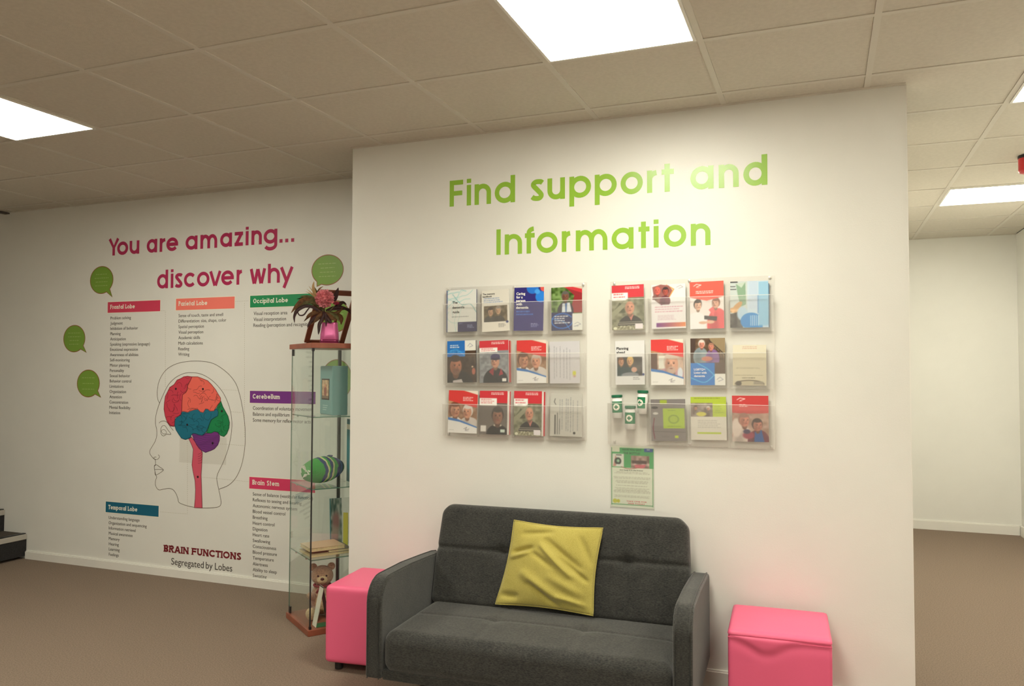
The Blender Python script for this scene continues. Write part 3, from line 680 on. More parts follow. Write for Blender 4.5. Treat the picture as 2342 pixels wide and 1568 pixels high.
def A_diag():
    a = Art(bg=(86, 116, 52)); a.noise(0, 0, 1, .6, .22, 12, 5); a.poly([(.45, 0), (1, .12), (1, .6), (.6, .6), (.75, .2)], (150, 36, 44)); a.poly([(.4, 0), (1, .15), (1, 0)], (206, 50, 60)); a.poly([(.7, 0), (1, .06), (1, 0)], (214, 196, 176))
    a.body(.46, .34, .26, .22, (40, 40, 56)); a.poly([(.36, .38), (.6, .36), (.66, .58), (.34, .6)], (214, 222, 230)); a.poly([(.44, .36), (.52, .36), (.5, .58), (.46, .58)], (70, 110, 170))
    a.head(.46, .22, .115, (120, 78, 60), (96, 92, 90)); a.rect(0, .58, .7, 1, (28, 36, 92)); a.line(ell(.35, .78, .34, .17, 0, 330, 20), .02, (30, 120, 220), .9); a.line(smooth2([(0,.72),(.4,.8),(.6,.98)]), .014, (60, 150, 230), .8)
    a.rect(.68, .62, 1, 1, (226, 228, 222)); a.line([(.75, .86), (.85, .82), (.95, .87), (.8, .9)], .006, (90, 96, 130)); a.print_lines(.73, .95, .9, .94, 1, (90, 96, 130)); a.print_lines(.1, .64, .66, .86, 4, WH, .85, .6, .5, 5); return a
def A_bluebox():
    a = Art(bg=(232, 232, 224)); a.rect(0, 0, .62, .38, BLU); a.line(smooth2([(0,.3),(.3,.2),(.62,.36)]), .03, (40, 150, 220), .7); a.print_lines(.1, .5, .1, .19, 2, WH, .9, .7); a.print_lines(.1, .55, .22, .3, 2, (130, 200, 240), .6)
    a.line([(.72, .14), (.8, .07), (.9, .13), (.78, .16)], .006, (90, 96, 130)); a.rect(0, .38, 1, 1, (62, 44, 34)).rect(.62, .24, 1, .4, (74, 52, 36)); a.noise(.3, .24, 1, .7, .1, 10, 8)
    a.body(.38, .72, .52, .3, (32, 32, 36)); a.poly([(.2, .95), (.5, .92), (.55, 1), (.2, 1)], (196, 190, 190)); a.head(.3, .6, .22, (176, 114, 86), (64, 42, 32), .6, beard=(110, 84, 74)); a.ell(.92, .74, .06, .08, (190, 110, 90), .3); a.ell(.88, .63, .03, .02, (230, 200, 170), .3); return a
def A_beanie():
    a = red_top(); a.rect(0, .24, 1, 1, (142, 146, 152)).noise(0, .28, 1, .9, .09, 14, 2); a.rect(0, .17, .62, .28, WH); a.print_lines(.06, .55, .19, .27, 2, RED, .8, .8)
    a.body(.55, .66, .42, .3, (26, 30, 42)); a.poly([(.32, .74), (.5, .62), (.48, .84)], (150, 36, 52)); a.poly([(.74, .66), (.66, .84), (.82, .8)], (160, 40, 56)); a.head(.55, .5, .15, (206, 150, 124), None, -.7, hat=(52, 44, 96)); a.rect(.78, .9, .92, .97, WH); return a
def A_redcurve(two=True, old=False, seed=0):
    a = Art(bg=(190, 150, 116)); a.rect(0, .3, 1, .8, (150, 112, 84) if two else (196, 168, 150)); a.noise(0, .2, 1, .8, .1, 9, seed+3)
    if two:
        c1_, c2_ = ((226, 222, 218), (214, 206, 200)); a.body(.2, .62, .3, .16, c1_); a.body(.72, .62, .34, .18, c2_)
        a.head(.24, .47, .17, (196, 138, 108), (96, 62, 44) if not old else (120, 70, 50), .8); a.head(.66, .5, .155, (212, 150, 120), (222, 218, 212) if old else (196, 180, 168), -.7 if old else -.5)
    else:
        a.rect(.24, .36, .5, .64, (226, 226, 214)); a.rect(0, .3, .2, .75, (92, 60, 48)); a.body(.62, .62, .44, .2, (196, 150, 160)); a.head(.64, .54, .22, (214, 160, 134), (206, 190, 176), -.2, beard=(190, 170, 156)); a.ell(.9, .74, .08, .12, (216, 224, 236), .2)
    a.poly([(0, 0), (.5, 0), (1, .09), (1, .4), (0, .24)], (216, 62, 60)); a.print_lines(.5, .93, .15, .26, 3, WH, .85, .6, .5, 9); a.poly([(.55, 0), (1, 0), (1, .09)], (236, 224, 210))
    a.poly([(0, .64), (.35, .68), (1, .84), (1, .9), (0, .72)], (52, 120, 196)); a.poly([(0, .7), (.4, .74), (1, .87), (1, 1), (0, 1)], (238, 238, 236)); a.line([(.55, .9), (.66, .86), (.6, .92), (.74, .9)], .007, (96, 86, 100)); a.print_lines(.6, .78, .93, .965, 1, (110, 100, 120)); a.print_lines(.05, .3, .93, .95, 1, (150, 150, 150)); return a
def A_listturned(yellow=True, seed=3, heavy=False):
    a = Art(bg=(206, 204, 208) if not heavy else (196, 194, 186)); q = random.Random(seed)
    for x in ([.14, .22, .34, .46, .56, .66] if not heavy else [.3, .37, .5, .56, .64, .72, .86]):
        y = q.uniform(.08, .2)
        while y < .85: L = q.uniform(.02, .09); a.rect(x, y, x+.025, y+L, (120, 122, 130), .4 if not heavy else .55); y += L+.012
    if yellow: a.ell(.82, .76, .06, .045, (206, 206, 60), .1); a.rect(.79, .8, .86, .86, (180, 120, 150), .7); a.rect(.76, .7, .88, .84, (210, 210, 90), .4)
    if heavy:
        a.line([(.16, .12), (.13, .2), (.18, .26)], .012, (60, 56, 60)); a.ell(.77, .92, .04, .03, (50, 50, 50), .1); a.rect(.14, .5, .18, .96, (50, 50, 50), .85); a.rect(.22, .45, .25, .96, (70, 70, 70), .7); a.rect(.29, .6, .315, .96, (90, 90, 90), .7)
    return a
def A_portrait(kind):
    a = red_top(); a.rect(0, .28, 1, 1, (112, 104, 98) if kind == 1 else (128, 128, 104))
    a.rect(0, .17, .62 if kind == 1 else .5, .34, WH); a.print_lines(.05, .55 if kind == 1 else .45, .19, .31, 3 if kind == 1 else 2, RED, .75, .75)
    if kind == 1: a.body(.66, .78, .4, .22, (26, 26, 30)); a.ell(.66, .79, .15, .03, (200, 190, 170), .2); a.head(.66, .58, .19, (148, 106, 88), (70, 62, 58), .1); a.rect(.05, .8, .25, .94, WH, .9); a.rect(.76, .88, .92, .95, (210, 226, 214))
    else:
        a.poly([(0, .62), (.25, .38), (.45, .62)], (84, 88, 62)).noise(0, .3, 1, 1, .12, 11, 6); a.poly([(0, .6), (.5, .3), (.5, .42), (0, .75)], (150, 150, 124)); a.body(.58, .68, .42, .3, (34, 34, 36))
        for y in (.82, .86, .9): a.rect(.2, y, .95, y+.014, (206, 196, 176), .8)
        a.rect(.1, .9, 1, 1, (150, 146, 120)).noise(.1, .9, 1, 1, .2, 30, 3); a.poly([(.5, .66), (.6, .8), (.68, .66)], (196, 120, 110)); a.head(.56, .5, .155, (208, 146, 120), None, .1); a.rect(.72, .87, .96, .98, (238, 230, 236)); a.ell(.1, .96, .06, .03, (226, 226, 200), .2)
    return a
def A_heart():
    a = Art(bg=(226, 224, 226)); a.line([(.45, .02), (.66, .12), (.42, .42)], .022, (226, 150, 60)); a.line([(.06, .3), (.3, .46), (.48, .32)], .022, (150, 40, 110)); a.poly([(.03, .05), (.28, 0), (.52, .03), (.62, .14), (.5, .32), (.28, .46), (.08, .34)], (150, 90, 84))
    k = (.03, 0, .62, .46); a.body(.16, .22, .16, .12, (136, 100, 96), clip=k); a.body(.4, .26, .16, .12, (110, 54, 72), clip=k); a.head(.18, .13, .10, (214, 96, 84), None); a.head(.42, .16, .085, (176, 76, 62), (50, 32, 32))
    for P in ([(0, .34), (.08, .34), (.28, .47), (.1, .52), (0, .5)], ): a.poly(P, (226, 224, 226))
    a.line([(.74, .08), (.86, .04), (.93, .08), (.8, .11)], .006, (110, 106, 120)); a.print_lines(.1, .93, .5, .66, 3, (196, 96, 130), .55, .75, .4, 2); a.print_lines(.18, .72, .7, .82, 5, (170, 110, 140), .5, .75, .4, 5)
    for k2 in range(24): t = k2/24; a.rect(.14+.84*t, .87, .14+.84*(t+1/24)+.01, .965, (118+110*t, 44+90*t, 130-60*t))
    return a
def A_nurse():
    a = Art(bg=(232, 226, 224)); a.body(.14, .66, .3, .3, (228, 232, 236)); a.ell(.2, .85, .28, .2, (236, 236, 238), .1); a.body(.82, .58, .32, .36, (226, 84, 92)); a.poly([(.55, .6), (.75, .5), (.7, .75)], (232, 96, 104))
    a.ell(.25, .47, .1, .12, (56, 40, 36), .2); a.head(.24, .5, .105, (226, 176, 150), (52, 38, 34), .8); a.head(.76, .47, .105, (214, 160, 136), (126, 76, 58), -.8); a.poly([(.42, .72), (.8, .75), (.78, .84), (.42, .8)], (50, 46, 50)); a.ell(.6, .86, .12, .035, (222, 176, 150), .3); a.ell(.38, .87, .12, .03, (216, 170, 146), .3)
    a.poly([(0, 0), (1, 0), (1, .33), (.5, .41), (0, .33)], (226, 84, 66)); a.line([(.12, .09), (.2, .05), (.34, .07), (.2, .11)], .01, WH); a.print_lines(.2, .36, .12, .14, 1, WH); a.print_lines(.18, .8, .2, .27, 2, WH, .9, .8); return a
def A_bluephoto():
    a = Art(bg=(196, 214, 228)); a.rect(0, 0, .45, 1, (196, 206, 204)); a.rect(0, 0, .2, .03, (40, 40, 44)); a.rect(0, .1, .14, .12, (70, 70, 74)).rect(0, .16, .16, .18, (60, 60, 64)); a.poly([(.15, .05), (.4, .02), (.42, .5), (.28, .55), (.2, .3)], (132, 166, 136)); a.poly([(.15, .05), (.4, .02), (.3, .14)], (190, 206, 190)); a.ell(.18, .55, .2, .055, (196, 150, 96), .1, -.9); a.ell(.1, .62, .14, .06, (206, 160, 110), .2)
    a.poly([(0, .7), (.2, .66), (.34, 1), (0, 1)], (70, 66, 64)).noise(0, .6, .35, 1, .15, 14, 4); a.ell(.32, .7, .14, .15, (178, 206, 226), .3)
    a.ell(.55, .86, .28, .18, (40, 136, 208), .05); a.rect(.5, .75, .85, 1, (40, 136, 208)); a.rect(.5, 0, .72, .6, (190, 208, 226)); a.rect(.72, .3, .76, .7, (96, 150, 206)); a.rect(.75, .02, 1, .95, (150, 196, 224)); a.rect(.75, .32, .98, .98, (128, 186, 222), .5)
    for k in range(5): a.rect(.53+k*.05, .74, .55+k*.05, .96, (226, 238, 246), .8)
    return a
def A_planning():
    a = Art(bg=(222, 222, 222)); a.rect(.06, .37, .92, .8, (70, 66, 66)).noise(.06, .37, .92, .8, .1, 9, 3); k = (.06, .37, .92, .8); a.body(.2, .58, .2, .2, (28, 60, 66), clip=k); a.body(.45, .6, .3, .14, (34, 66, 74), clip=k)
    a.head(.2, .48, .09, (190, 140, 110), (120, 76, 48), .6, clip=k); a.head(.5, .47, .1, (206, 160, 120), (216, 180, 100), -.5, clip=k); a.ell(.64, .66, .1, .06, (206, 160, 140), .3); a.ell(.5, .78, .3, .06, (130, 134, 140), .2, clip=k); a.ell(.95, .77, .04, .03, (52, 60, 120)); a.print_lines(.6, .9, .83, .9, 2, (90, 90, 100), .7); return a
def A_lgbtq():
    a = Art(bg=(96, 72, 50)); a.noise(0, 0, 1, .6, .1, 12, 5); a.rect(0, 0, .15, .6, (70, 50, 40)); a.poly([(.55, 0), (1, 0), (1, .4), (.62, .12)], (150, 130, 96))
    for x in (.6, .68, .76, .84, .92, .99): a.line([(x, .12+(x-.6)*.6), (x, .8)], .009, (44, 34, 30))
    a.line([(.55, .05), (1, .36)], .018, (40, 30, 28)); a.body(.3, .2, .22, .2, (134, 150, 156)); a.body(.64, .24, .2, .2, (132, 96, 150)); a.head(.33, .13, .085, (214, 140, 120), (220, 214, 206), .3); a.head(.6, .19, .075, (206, 130, 110), (170, 120, 96), -.6); a.ell(.48, .44, .16, .05, (206, 130, 110), .3)
    a.rect(.2, .52, 1, .8, (88, 66, 54), .8); a.rect(0, .53, .7, 1, (26, 118, 200)); a.line(smooth2([(.2,.53),(.5,.66),(.7,.8)]), .014, (90, 190, 230)); a.line(smooth2([(0,.84),(.4,.94),(.7,.78)]), .014, (90, 190, 230)); a.rect(.7, .76, 1, 1, (228, 228, 222)); a.line([(.76, .88), (.85, .83), (.94, .88), (.8, .92)], .007, (90, 96, 130)); return a
def A_cream(): 
    a = Art(bg=(206, 198, 172)); a.rect(0, .0, 1, .2, (224, 218, 196)); a.print_lines(.16, .85, .04, .12, 2, (190, 110, 90), .5, .5, .4, 3, True); a.print_lines(.1, .9, .55, .6, 2, (130, 120, 100), .5, .8); a.print_lines(.05, .95, .74, .77, 1, (110, 100, 80), .6, .95); a.print_lines(.28, .7, .8, .84, 1, (80, 72, 60), .7, .9, .6, 4); a.ell(.5, .96, .44, .1, (110, 100, 84), .1); a.ell(.5, .985, .42, .1, (186, 176, 150), .1); a.ell(.17, .95, .09, .06, (80, 74, 66), .3); a.rect(.62, .9, .9, .97, (150, 142, 126)); return a
def A_greynote():
    a = Art(bg=(132, 126, 126)); a.rect(.28, .02, .48, .12, (160, 176, 66)); a.ell(.12, .2, .1, .03, (66, 62, 66), .3); a.ell(.14, .34, .08, .03, (206, 200, 196), .3); a.line(smooth2([(.1,.45),(.06,.7),(.1,.95)]), .015, (120, 40, 60)); a.rect(.36, .22, .97, .7, (170, 196, 64)); a.print_lines(.5, .85, .26, .3, 1, (120, 140, 60), .6); a.ell(.66, .48, .16, .11, (140, 164, 66), .1); a.ell(.66, .48, .11, .075, (166, 190, 70), .1); a.print_lines(.48, .9, .64, .67, 1, (100, 120, 50), .7, .9); a.line([(0, .77), (1, .79)], .005, (70, 66, 66)); a.rect(.68, .87, .78, .93, (196, 214, 70)); a.print_lines(.3, .6, .88, .91, 2, (90, 86, 86), .5); return a
def A_greenhead():
    a = Art(bg=(214, 210, 200)); a.rect(0, 0, 1, .14, (176, 196, 60)); a.print_lines(.1, .9, .02, .07, 1, (120, 120, 60), .6, .9); a.rect(0, .14, .62, .46, (140, 126, 120)).noise(0, .14, .62, .46, .12, 12, 4); a.head(.14, .26, .05, (176, 130, 110), (90, 66, 56)); a.head(.5, .27, .05, (190, 146, 126), (196, 190, 186)); a.ell(.3, .4, .14, .05, (206, 200, 90), .2); a.rect(.62, .14, 1, .46, (184, 204, 62)); a.print_lines(.66, .95, .22, .4, 4, (130, 150, 60), .5); a.print_lines(.2, .86, .54, .74, 5, (150, 146, 140), .5, .8); a.rect(.18, .82, .85, .86, (176, 196, 60)); return a
def A_kids():
    a = Art(bg=(200, 60, 60)); a.rect(0, .33, 1, 1, (170, 138, 122)).noise(0, .33, 1, 1, .08, 10, 6); a.ell(.5, .33, .7, .06, (204, 62, 62), .1); a.line([(.14, .09), (.22, .05), (.36, .07), (.22, .11)], .01, WH); a.print_lines(.2, .34, .12, .14, 1, WH); a.print_lines(.2, .5, .19, .26, 2, WH, .8)
    a.body(.3, .68, .3, .3, (206, 190, 180)); a.ell(.12, .7, .14, .2, (214, 200, 190), .3); a.body(.72, .74, .3, .26, (110, 50, 66)); a.poly([(.62, .78), (.8, .74), (.88, 1), (.6, 1)], (36, 84, 150)); a.ell(.45, .86, .16, .08, (150, 60, 80), .4); a.head(.34, .54, .14, (190, 120, 100), (150, 110, 96), .8); a.head(.7, .64, .13, (176, 110, 92), (62, 40, 36), .8); a.ell(.4, .78, .1, .05, (70, 60, 90), .4); return a

# ------------------------------------------------------------------ leaflet racks, leaflets
M_acr = clear('acrylic', (.988, .985, .98), haze=.05); M_acre = mat('acrylic_edge', (.86, .84, .80), .15, spec=.6)
M_screw = mat('chrome', (.75, .74, .72), .18, metal=1)
def rack(name, label, x0, x1, z0, z1, cols, rows, deep=False):
    """cols: pocket x-bounds; rows: (z of pocket floor, z of front lip)"""
    t = thing(name, ((x0+x1)/2, YW1, z0), label, 'leaflet rack', 'clear acrylic leaflet racks on the partition wall')
    obj('back_panel', bevel(bx(x0, x1, YW1-.006, YW1-.003, z0, z1), .0008, 1), M_acr, t, world=True)
    for zz in (z0+.01, z1-.01):
        for xx in (x0+.02, (x0+x1)/2, x1-.02):
            bm = bmesh.new(); lathe(bm, [(.006, 0), (.006, .002), (.003, .003)], 14); xf(bm, Matrix.Translation((xx, YW1-.006, zz)) @ Matrix.Rotation(R_(90), 4, 'X')); obj('screw', bm, mat('screw_pale', (.7, .68, .64), .3, metal=.4), t, world=True, smooth=False)
            obj('spacer', bx(xx-.006, xx+.006, YW1-.003, YW1, zz-.006, zz+.006), M_acre, t, world=True)
    for ri, (zf, zl) in enumerate(rows):
        for ci, (a, b) in enumerate(cols):
            zf -= .004 if ci == 0 else 0; dd = .032 if (deep and ri == 2 and ci == 0) else 0
            yf0, yf1 = YW1-.036-dd, YW1-.046-dd       # front leans outwards
            bm = bmesh.new()
            Mx = Matrix.Translation((a, yf0, zf)) @ Matrix.Rotation(math.atan2(yf0-yf1, zl-zf), 4, 'X')
            box(bm, 0, b-a, -.0025, 0, 0, math.hypot(zl-zf, yf0-yf1), Mx)
            pk = obj('pocket', bm, M_acr, t, world=True)
            bm = bmesh.new(); box(bm, a, b, yf0, YW1-.006, zf-.0025, zf); obj('pocket_floor', bm, M_acr, pk, world=True)
            for xx in (a, b-.002):
                bm = bmesh.new(); vs = [bm.verts.new(q) for q in ((xx, YW1-.006, zf), (xx, yf0, zf), (xx, yf1, zl), (xx, YW1-.006, zl), (xx+.002, YW1-.006, zf), (xx+.002, yf0, zf), (xx+.002, yf1, zl), (xx+.002, YW1-.006, zl))]
                for f in ((0,1,2,3), (7,6,5,4), (0,4,5,1), (1,5,6,2), (2,6,7,3), (3,7,4,0)): bm.faces.new([vs[i] for i in f])
                obj('pocket_side', bm, M_acr, pk, world=True)
            bm = bmesh.new(); box(bm, a-.001, b+.001, yf1-.0032, yf1-.0004, zl-.0009, zl+.0009); obj('pocket_lip', bm, M_acre, pk, world=True)
    return t
YL = YW1-.030
def rx(S, ox, oy, x, y): return at(ox+x/S, oy+y/S, Y=YL)
K1 = (1492/390, 990, 630); K2 = (1605/430, 1370, 620)
def bounds(K, xs, ys):
    return [rx(*K, x, 700).x for x in xs], [rx(*K, 700, y).z for y in ys]
xs, zs = bounds(K1, [98, 395, 398, 695, 698, 1012, 1015, 1330], [500, 235, 952, 680, 1400, 1132])
rack('leaflet_rack', 'left clear acrylic wall rack of twelve leaflet pockets', xs[0]-.004, xs[7]+.004, zs[4]-.012, rx(*K1, 700, 78).z,
     [(xs[0], xs[1]), (xs[2], xs[3]), (xs[4], xs[5]), (xs[6], xs[7])], [(zs[0]-.002, zs[1]), (zs[2]-.002, zs[3]), (zs[4]-.006, zs[5])])
xs2, zs2 = bounds(K2, [92, 424, 428, 760, 768, 1108, 1114, 1492], [505, 225, 980, 700, 1468, 1130])
rack('leaflet_rack', 'right clear acrylic wall rack with the green lidded bottles', xs2[0]-.004, xs2[7]+.004, zs2[4]-.014, rx(*K2, 700, 60).z,
     [(xs2[0], xs2[1]), (xs2[2], xs2[3]), (xs2[4], xs2[5]), (xs2[6], xs2[7])], [(zs2[0]-.002, zs2[1]), (zs2[2]-.002, zs2[3]), (zs2[4]-.006, zs2[5])], True)
M_pages = mat('page_edges', (.78, .77, .74), .7, noise=.08, nscale=300)
def leaflet(K, x0, y0, x1, y1, art, label, group, roll=0, titles=(), thick=.006, extra=None, spine=None, curve=None, floor=None):
    a = rx(*K, x0, (y0+y1)/2); b = rx(*K, x1, (y0+y1)/2); c = rx(*K, (x0+x1)/2, y0); d = rx(*K, (x0+x1)/2, y1)
    W, H = b.x-a.x, c.z-d.z; z = max(d.z, floor or -9)
    t = thing('leaflet', ((a.x+b.x)/2, YL, z), label, 'leaflet', group)
    Mw = Matrix.Translation(((a.x+b.x)/2, YL, z)) @ Matrix.Rotation(R_(roll), 4, 'Y') @ Matrix.Rotation(R_(-2.0), 4, 'X')
    L = PM[t.name].inverted() @ Mw @ Matrix.Translation((-W/2, 0, 0))
    if curve is None:
        bm = bx(0, W, .0004, thick, 0, H-.0006); xf(bm, L); obj('pages', bm, M_pages if spine is None else mat('spine%d' % spine[2], lin(tuple(q/255 for q in spine)), .5), t)
    if extra:      # further copies showing beside the front one
        for k, (dx, dz, col) in enumerate(extra):
            bm = bx(dx, W+dx, thick+.0004+.002*k, thick+.0022+.002*k, 0, H+dz); xf(bm, L); obj('back_copy', bm, mat('backcopy%d' % int(sum(col)), lin(tuple(q/255 for q in col)), .5), t)
    page('cover', art, W, H, L, t, curve)
    for s, x, y, h, col, bold in titles:
        me, p, q = text_mesh(s, h*H, bold, .0001); me.transform(L @ Matrix.Translation((x*W, -.0006, (1-y)*H)) @ Matrix.Rotation(R_(90), 4, 'X') @ Matrix.Translation((-p, 0, 0)))
        link('title', me, mat('ink%d' % int(sum(col)*7+col[0]), lin(tuple(v/255 for v in col)), .5), t)
    return t
G1, G2 = 'leaflets in the left rack', 'leaflets in the right rack'
DK = (30, 30, 34)
leaflet(K1, 120, 122, 381, 490, A_dementia(), 'white leaflet titled The dementia guide, top left of the left rack', G1, -1, [('The', .2, .33, .085, DK, .02), ('dementia', .2, .445, .085, DK, .02), ('guide', .2, .555, .085, DK, .02)], .008, spine=(30, 40, 100))
leaflet(K1, 432, 122, 672, 487, A_memory(), 'grey leaflet titled The memory handbook with a photo of two people', G1, -2, [('The memory', .04, .11, .06, DK, .02), ('handbook', .04, .17, .06, DK, .02)])
leaflet(K1, 706, 101, 965, 482, A_caring(), 'deep blue leaflet titled Caring for a person with dementia', G1, .5, [('Caring', .07, .17, .082, WH, .03), ('for a', .07, .25, .082, WH, .03), ('person', .07, .33, .082, WH, .03), ('with', .07, .41, .082, WH, .03), ('dementia', .07, .49, .082, WH, .03)], .01)
leaflet(K1, 1038, 98, 1308, 478, A_diag(), 'leaflet of a man in a pale scarf before a red roof', G1, -1)
leaflet(K1, 128, 568, 378, 934, A_bluebox(), 'leaflet with a blue corner box and a bearded man in profile', G1, -1.5, thick=.008, spine=(40, 44, 60))
leaflet(K1, 410, 566, 664, 936, A_beanie(), 'red topped leaflet with a man in a navy beanie', G1, -1.5, extra=[(.008, -.003, (190, 60, 66)), (.012, -.006, (196, 150, 140))])
leaflet(K1, 734, 563, 992, 940, A_redcurve(True, False, 1), 'red curved leaflet with two faces close together, centre of the left rack', G1, -1, extra=[(.007, -.008, (226, 214, 200))])
leaflet(K1, 1024, 574, 1286, 942, A_listturned(), 'pale grey sheet of sideways print with a small yellow logo', G1, -1)
leaflet(K1, 130, 1005, 384, 1376, A_redcurve(True, True, 2), 'red curved leaflet with a woman facing a white haired man', G1, .8)
leaflet(K1, 405, 1008, 648, 1388, A_portrait(1), 'red topped leaflet with a dark shirted man on grey, bottom row of the left rack', G1, 0, extra=[(.009, .0, (232, 224, 218)), (.013, -.002, (200, 60, 66))])
leaflet(K1, 706, 1010, 950, 1400, A_portrait(2), 'red topped leaflet of a bald man in striped jumper, in the left rack', G1, 0, extra=[(.007, .0, (232, 224, 218)), (.014, -.003, (200, 60, 66))])
leaflet(K1, 1024, 1032, 1300, 1405, A_listturned(False, 9, True), 'white checklist leaflet standing sideways, bottom right of the left rack', G1, 0, thick=.008)
leaflet(K2, 112, 115, 386, 500, A_portrait(2), 'red topped leaflet of a bald man in striped jumper, in the right rack', G2, -1)
leaflet(K2, 450, 108, 742, 488, A_heart(), 'pale leaflet with a couple in a heart shaped photo', G2, -1)
leaflet(K2, 778, 85, 1068, 490, A_nurse(), 'orange topped leaflet with two women and a clipboard', G2, -.8)
leaflet(K2, 1120, 82, 1445, 480, A_bluephoto(), 'light blue leaflet with a green gloved hand and a blue circle', G2, 0, extra=[(.003, -.012, (90, 150, 200))])
leaflet(K2, 142, 592, 392, 968, A_planning(), 'grey leaflet titled Planning ahead with a small photo', G2, -1, [('Planning', .04, .2, .085, DK, .025), ('ahead', .04, .29, .085, DK, .025)])
leaflet(K2, 445, 580, 722, 970, A_redcurve(False, True, 5), 'red topped leaflet with a close up of a bearded man', G2, -.8, extra=[(.006, -.004, (214, 200, 190))])
leaflet(K2, 782, 570, 1078, 972, A_lgbtq(), 'leaflet titled LGBTQ+ Living with dementia showing a couple by a stair rail', G2, -.5, [('LGBTQ+:', .1, .685, .062, WH, .02), ('Living with', .1, .755, .062, WH, .02), ('dementia', .1, .825, .062, WH, .02)])
leaflet(K2, 1142, 628, 1428, 975, A_cream(), 'cream form leaflet with a dark rounded band, middle right of the right rack', G2, 0)
leaflet(K2, 448, 1092, 745, 1448, A_greynote(), 'bowed grey leaflet with a lime green square', G2, -1.5, thick=.003, curve=lambda u, v: -.010*(1-(2*u-1)**2)*v - .004*v)
leaflet(K2, 786, 1072, 1090, 1440, A_greenhead(), 'white leaflet with a lime green heading band and a small photo', G2, -1)
leaflet(K2, 1138, 1062, 1450, 1455, A_kids(), 'red topped leaflet of two children, bottom right of the right rack', G2, -.5)

# bottles in the empty pocket
M_bot = mat('bottle_white', (.82, .81, .78), .35); M_cap = mat('cap_green', rgb(20, 104, 72), .4); M_lab = mat('label_green', rgb(16, 122, 78), .45)
def cross_label(t, L, r, h, full):
    def arc(rr, z0, z1, a0, a1, n, m, nm):
        bm = bmesh.new(); P = [[bm.verts.new((rr*math.sin(R_(a0+(a1-a0)*k/n)), -rr*math.cos(R_(a0+(a1-a0)*k/n)), z)) for k in range(n+1)] for z in (z0, z1)]
        for k in range(n): bm.faces.new((P[0][k], P[0][k+1], P[1][k+1], P[1][k]))
        xf(bm, L); return obj(nm, bm, m, t)
    s = full; arc(r+.0006, h*.24, h*.72, -78+s, 78+s, 18, M_lab, 'label_band')
    bm = bmesh.new(); zc = h*.48; ro = .016
    def ring(r0, r1, rr):
        n = 22; V = []
        for k in range(n):
            a = 2*math.pi*k/n; V.append([bm.verts.new(((rr)*math.sin(q*math.cos(a)/r+R_(s*.6)), -(rr)*math.cos(q*math.cos(a)/r+R_(s*.6)), zc+q*math.sin(a))) for q in (r0, r1)])
        for k in range(n): bm.faces.new((V[k][0], V[k][1], V[(k+1) % n][1], V[(k+1) % n][0]))
    ring(.0125, ro, r+.0012); ring(.0005, .0125, r+.0011)
    xf(bm, L); obj('label_disc', bm, M_paper, t)
    for (ax, az) in ((.0085, .003), (.003, .0085)):
        bm = bmesh.new(); n = 4; V = [[bm.verts.new(((r+.0018)*math.sin(q/r+R_(s*.6)), -(r+.0018)*math.cos(q/r+R_(s*.6)), zc+z)) for q in np.linspace(-ax, ax, n)] for z in (-az, az)]
        for k in range(n-1): bm.faces.new((V[0][k], V[0][k+1], V[1][k+1], V[1][k]))
        xf(bm, L); obj('cross', bm, M_lab, t)
for (x0, y0, x1, y1, rl, full, lab) in ((108, 1055, 214, 1252, -2.5, 0, 'white bottle with green lid and cross label, at left in the bottom pocket'), (216, 1148, 318, 1347, 0, 0, 'white bottle with green lid and cross label, lowest and in the middle'),
        (326, 1017, 416, 1216, 1.2, -38, 'white bottle with green lid turned sideways, highest of the three')):
    yb = YW1-.0345
    f = lambda x, y: at(K2[1]+x/K2[0], K2[2]+y/K2[0], Y=yb)
    c = f((x0+x1)/2, y1); W = f(x1, y1).x-f(x0, y1).x; H = f(x0, y0).z-f(x0, y1).z; r = min(W/2*.97, .0245)
    t = thing('bottle', (c.x, yb, c.z), lab, 'bottle', 'white bottles with green lids in the right rack'); L = Matrix.Rotation(R_(rl), 4, 'Y')
    bm = bmesh.new(); lathe(bm, [(r*.9, 0), (r, .002), (r, H*.84), (r*.86, H*.87), (r*.86, H*.9)], 28); xf(bm, L); obj('bottle_body', bm, M_bot, t, smooth=True)
    bm = bmesh.new(); lathe(bm, [(r*.98, H*.885), (r*1.06, H*.89), (r*1.06, H*.985), (r*.98, H)], 28); xf(bm, L); obj('lid', bm, M_cap, t, smooth=False)
    cross_label(t, L, r, H, full)

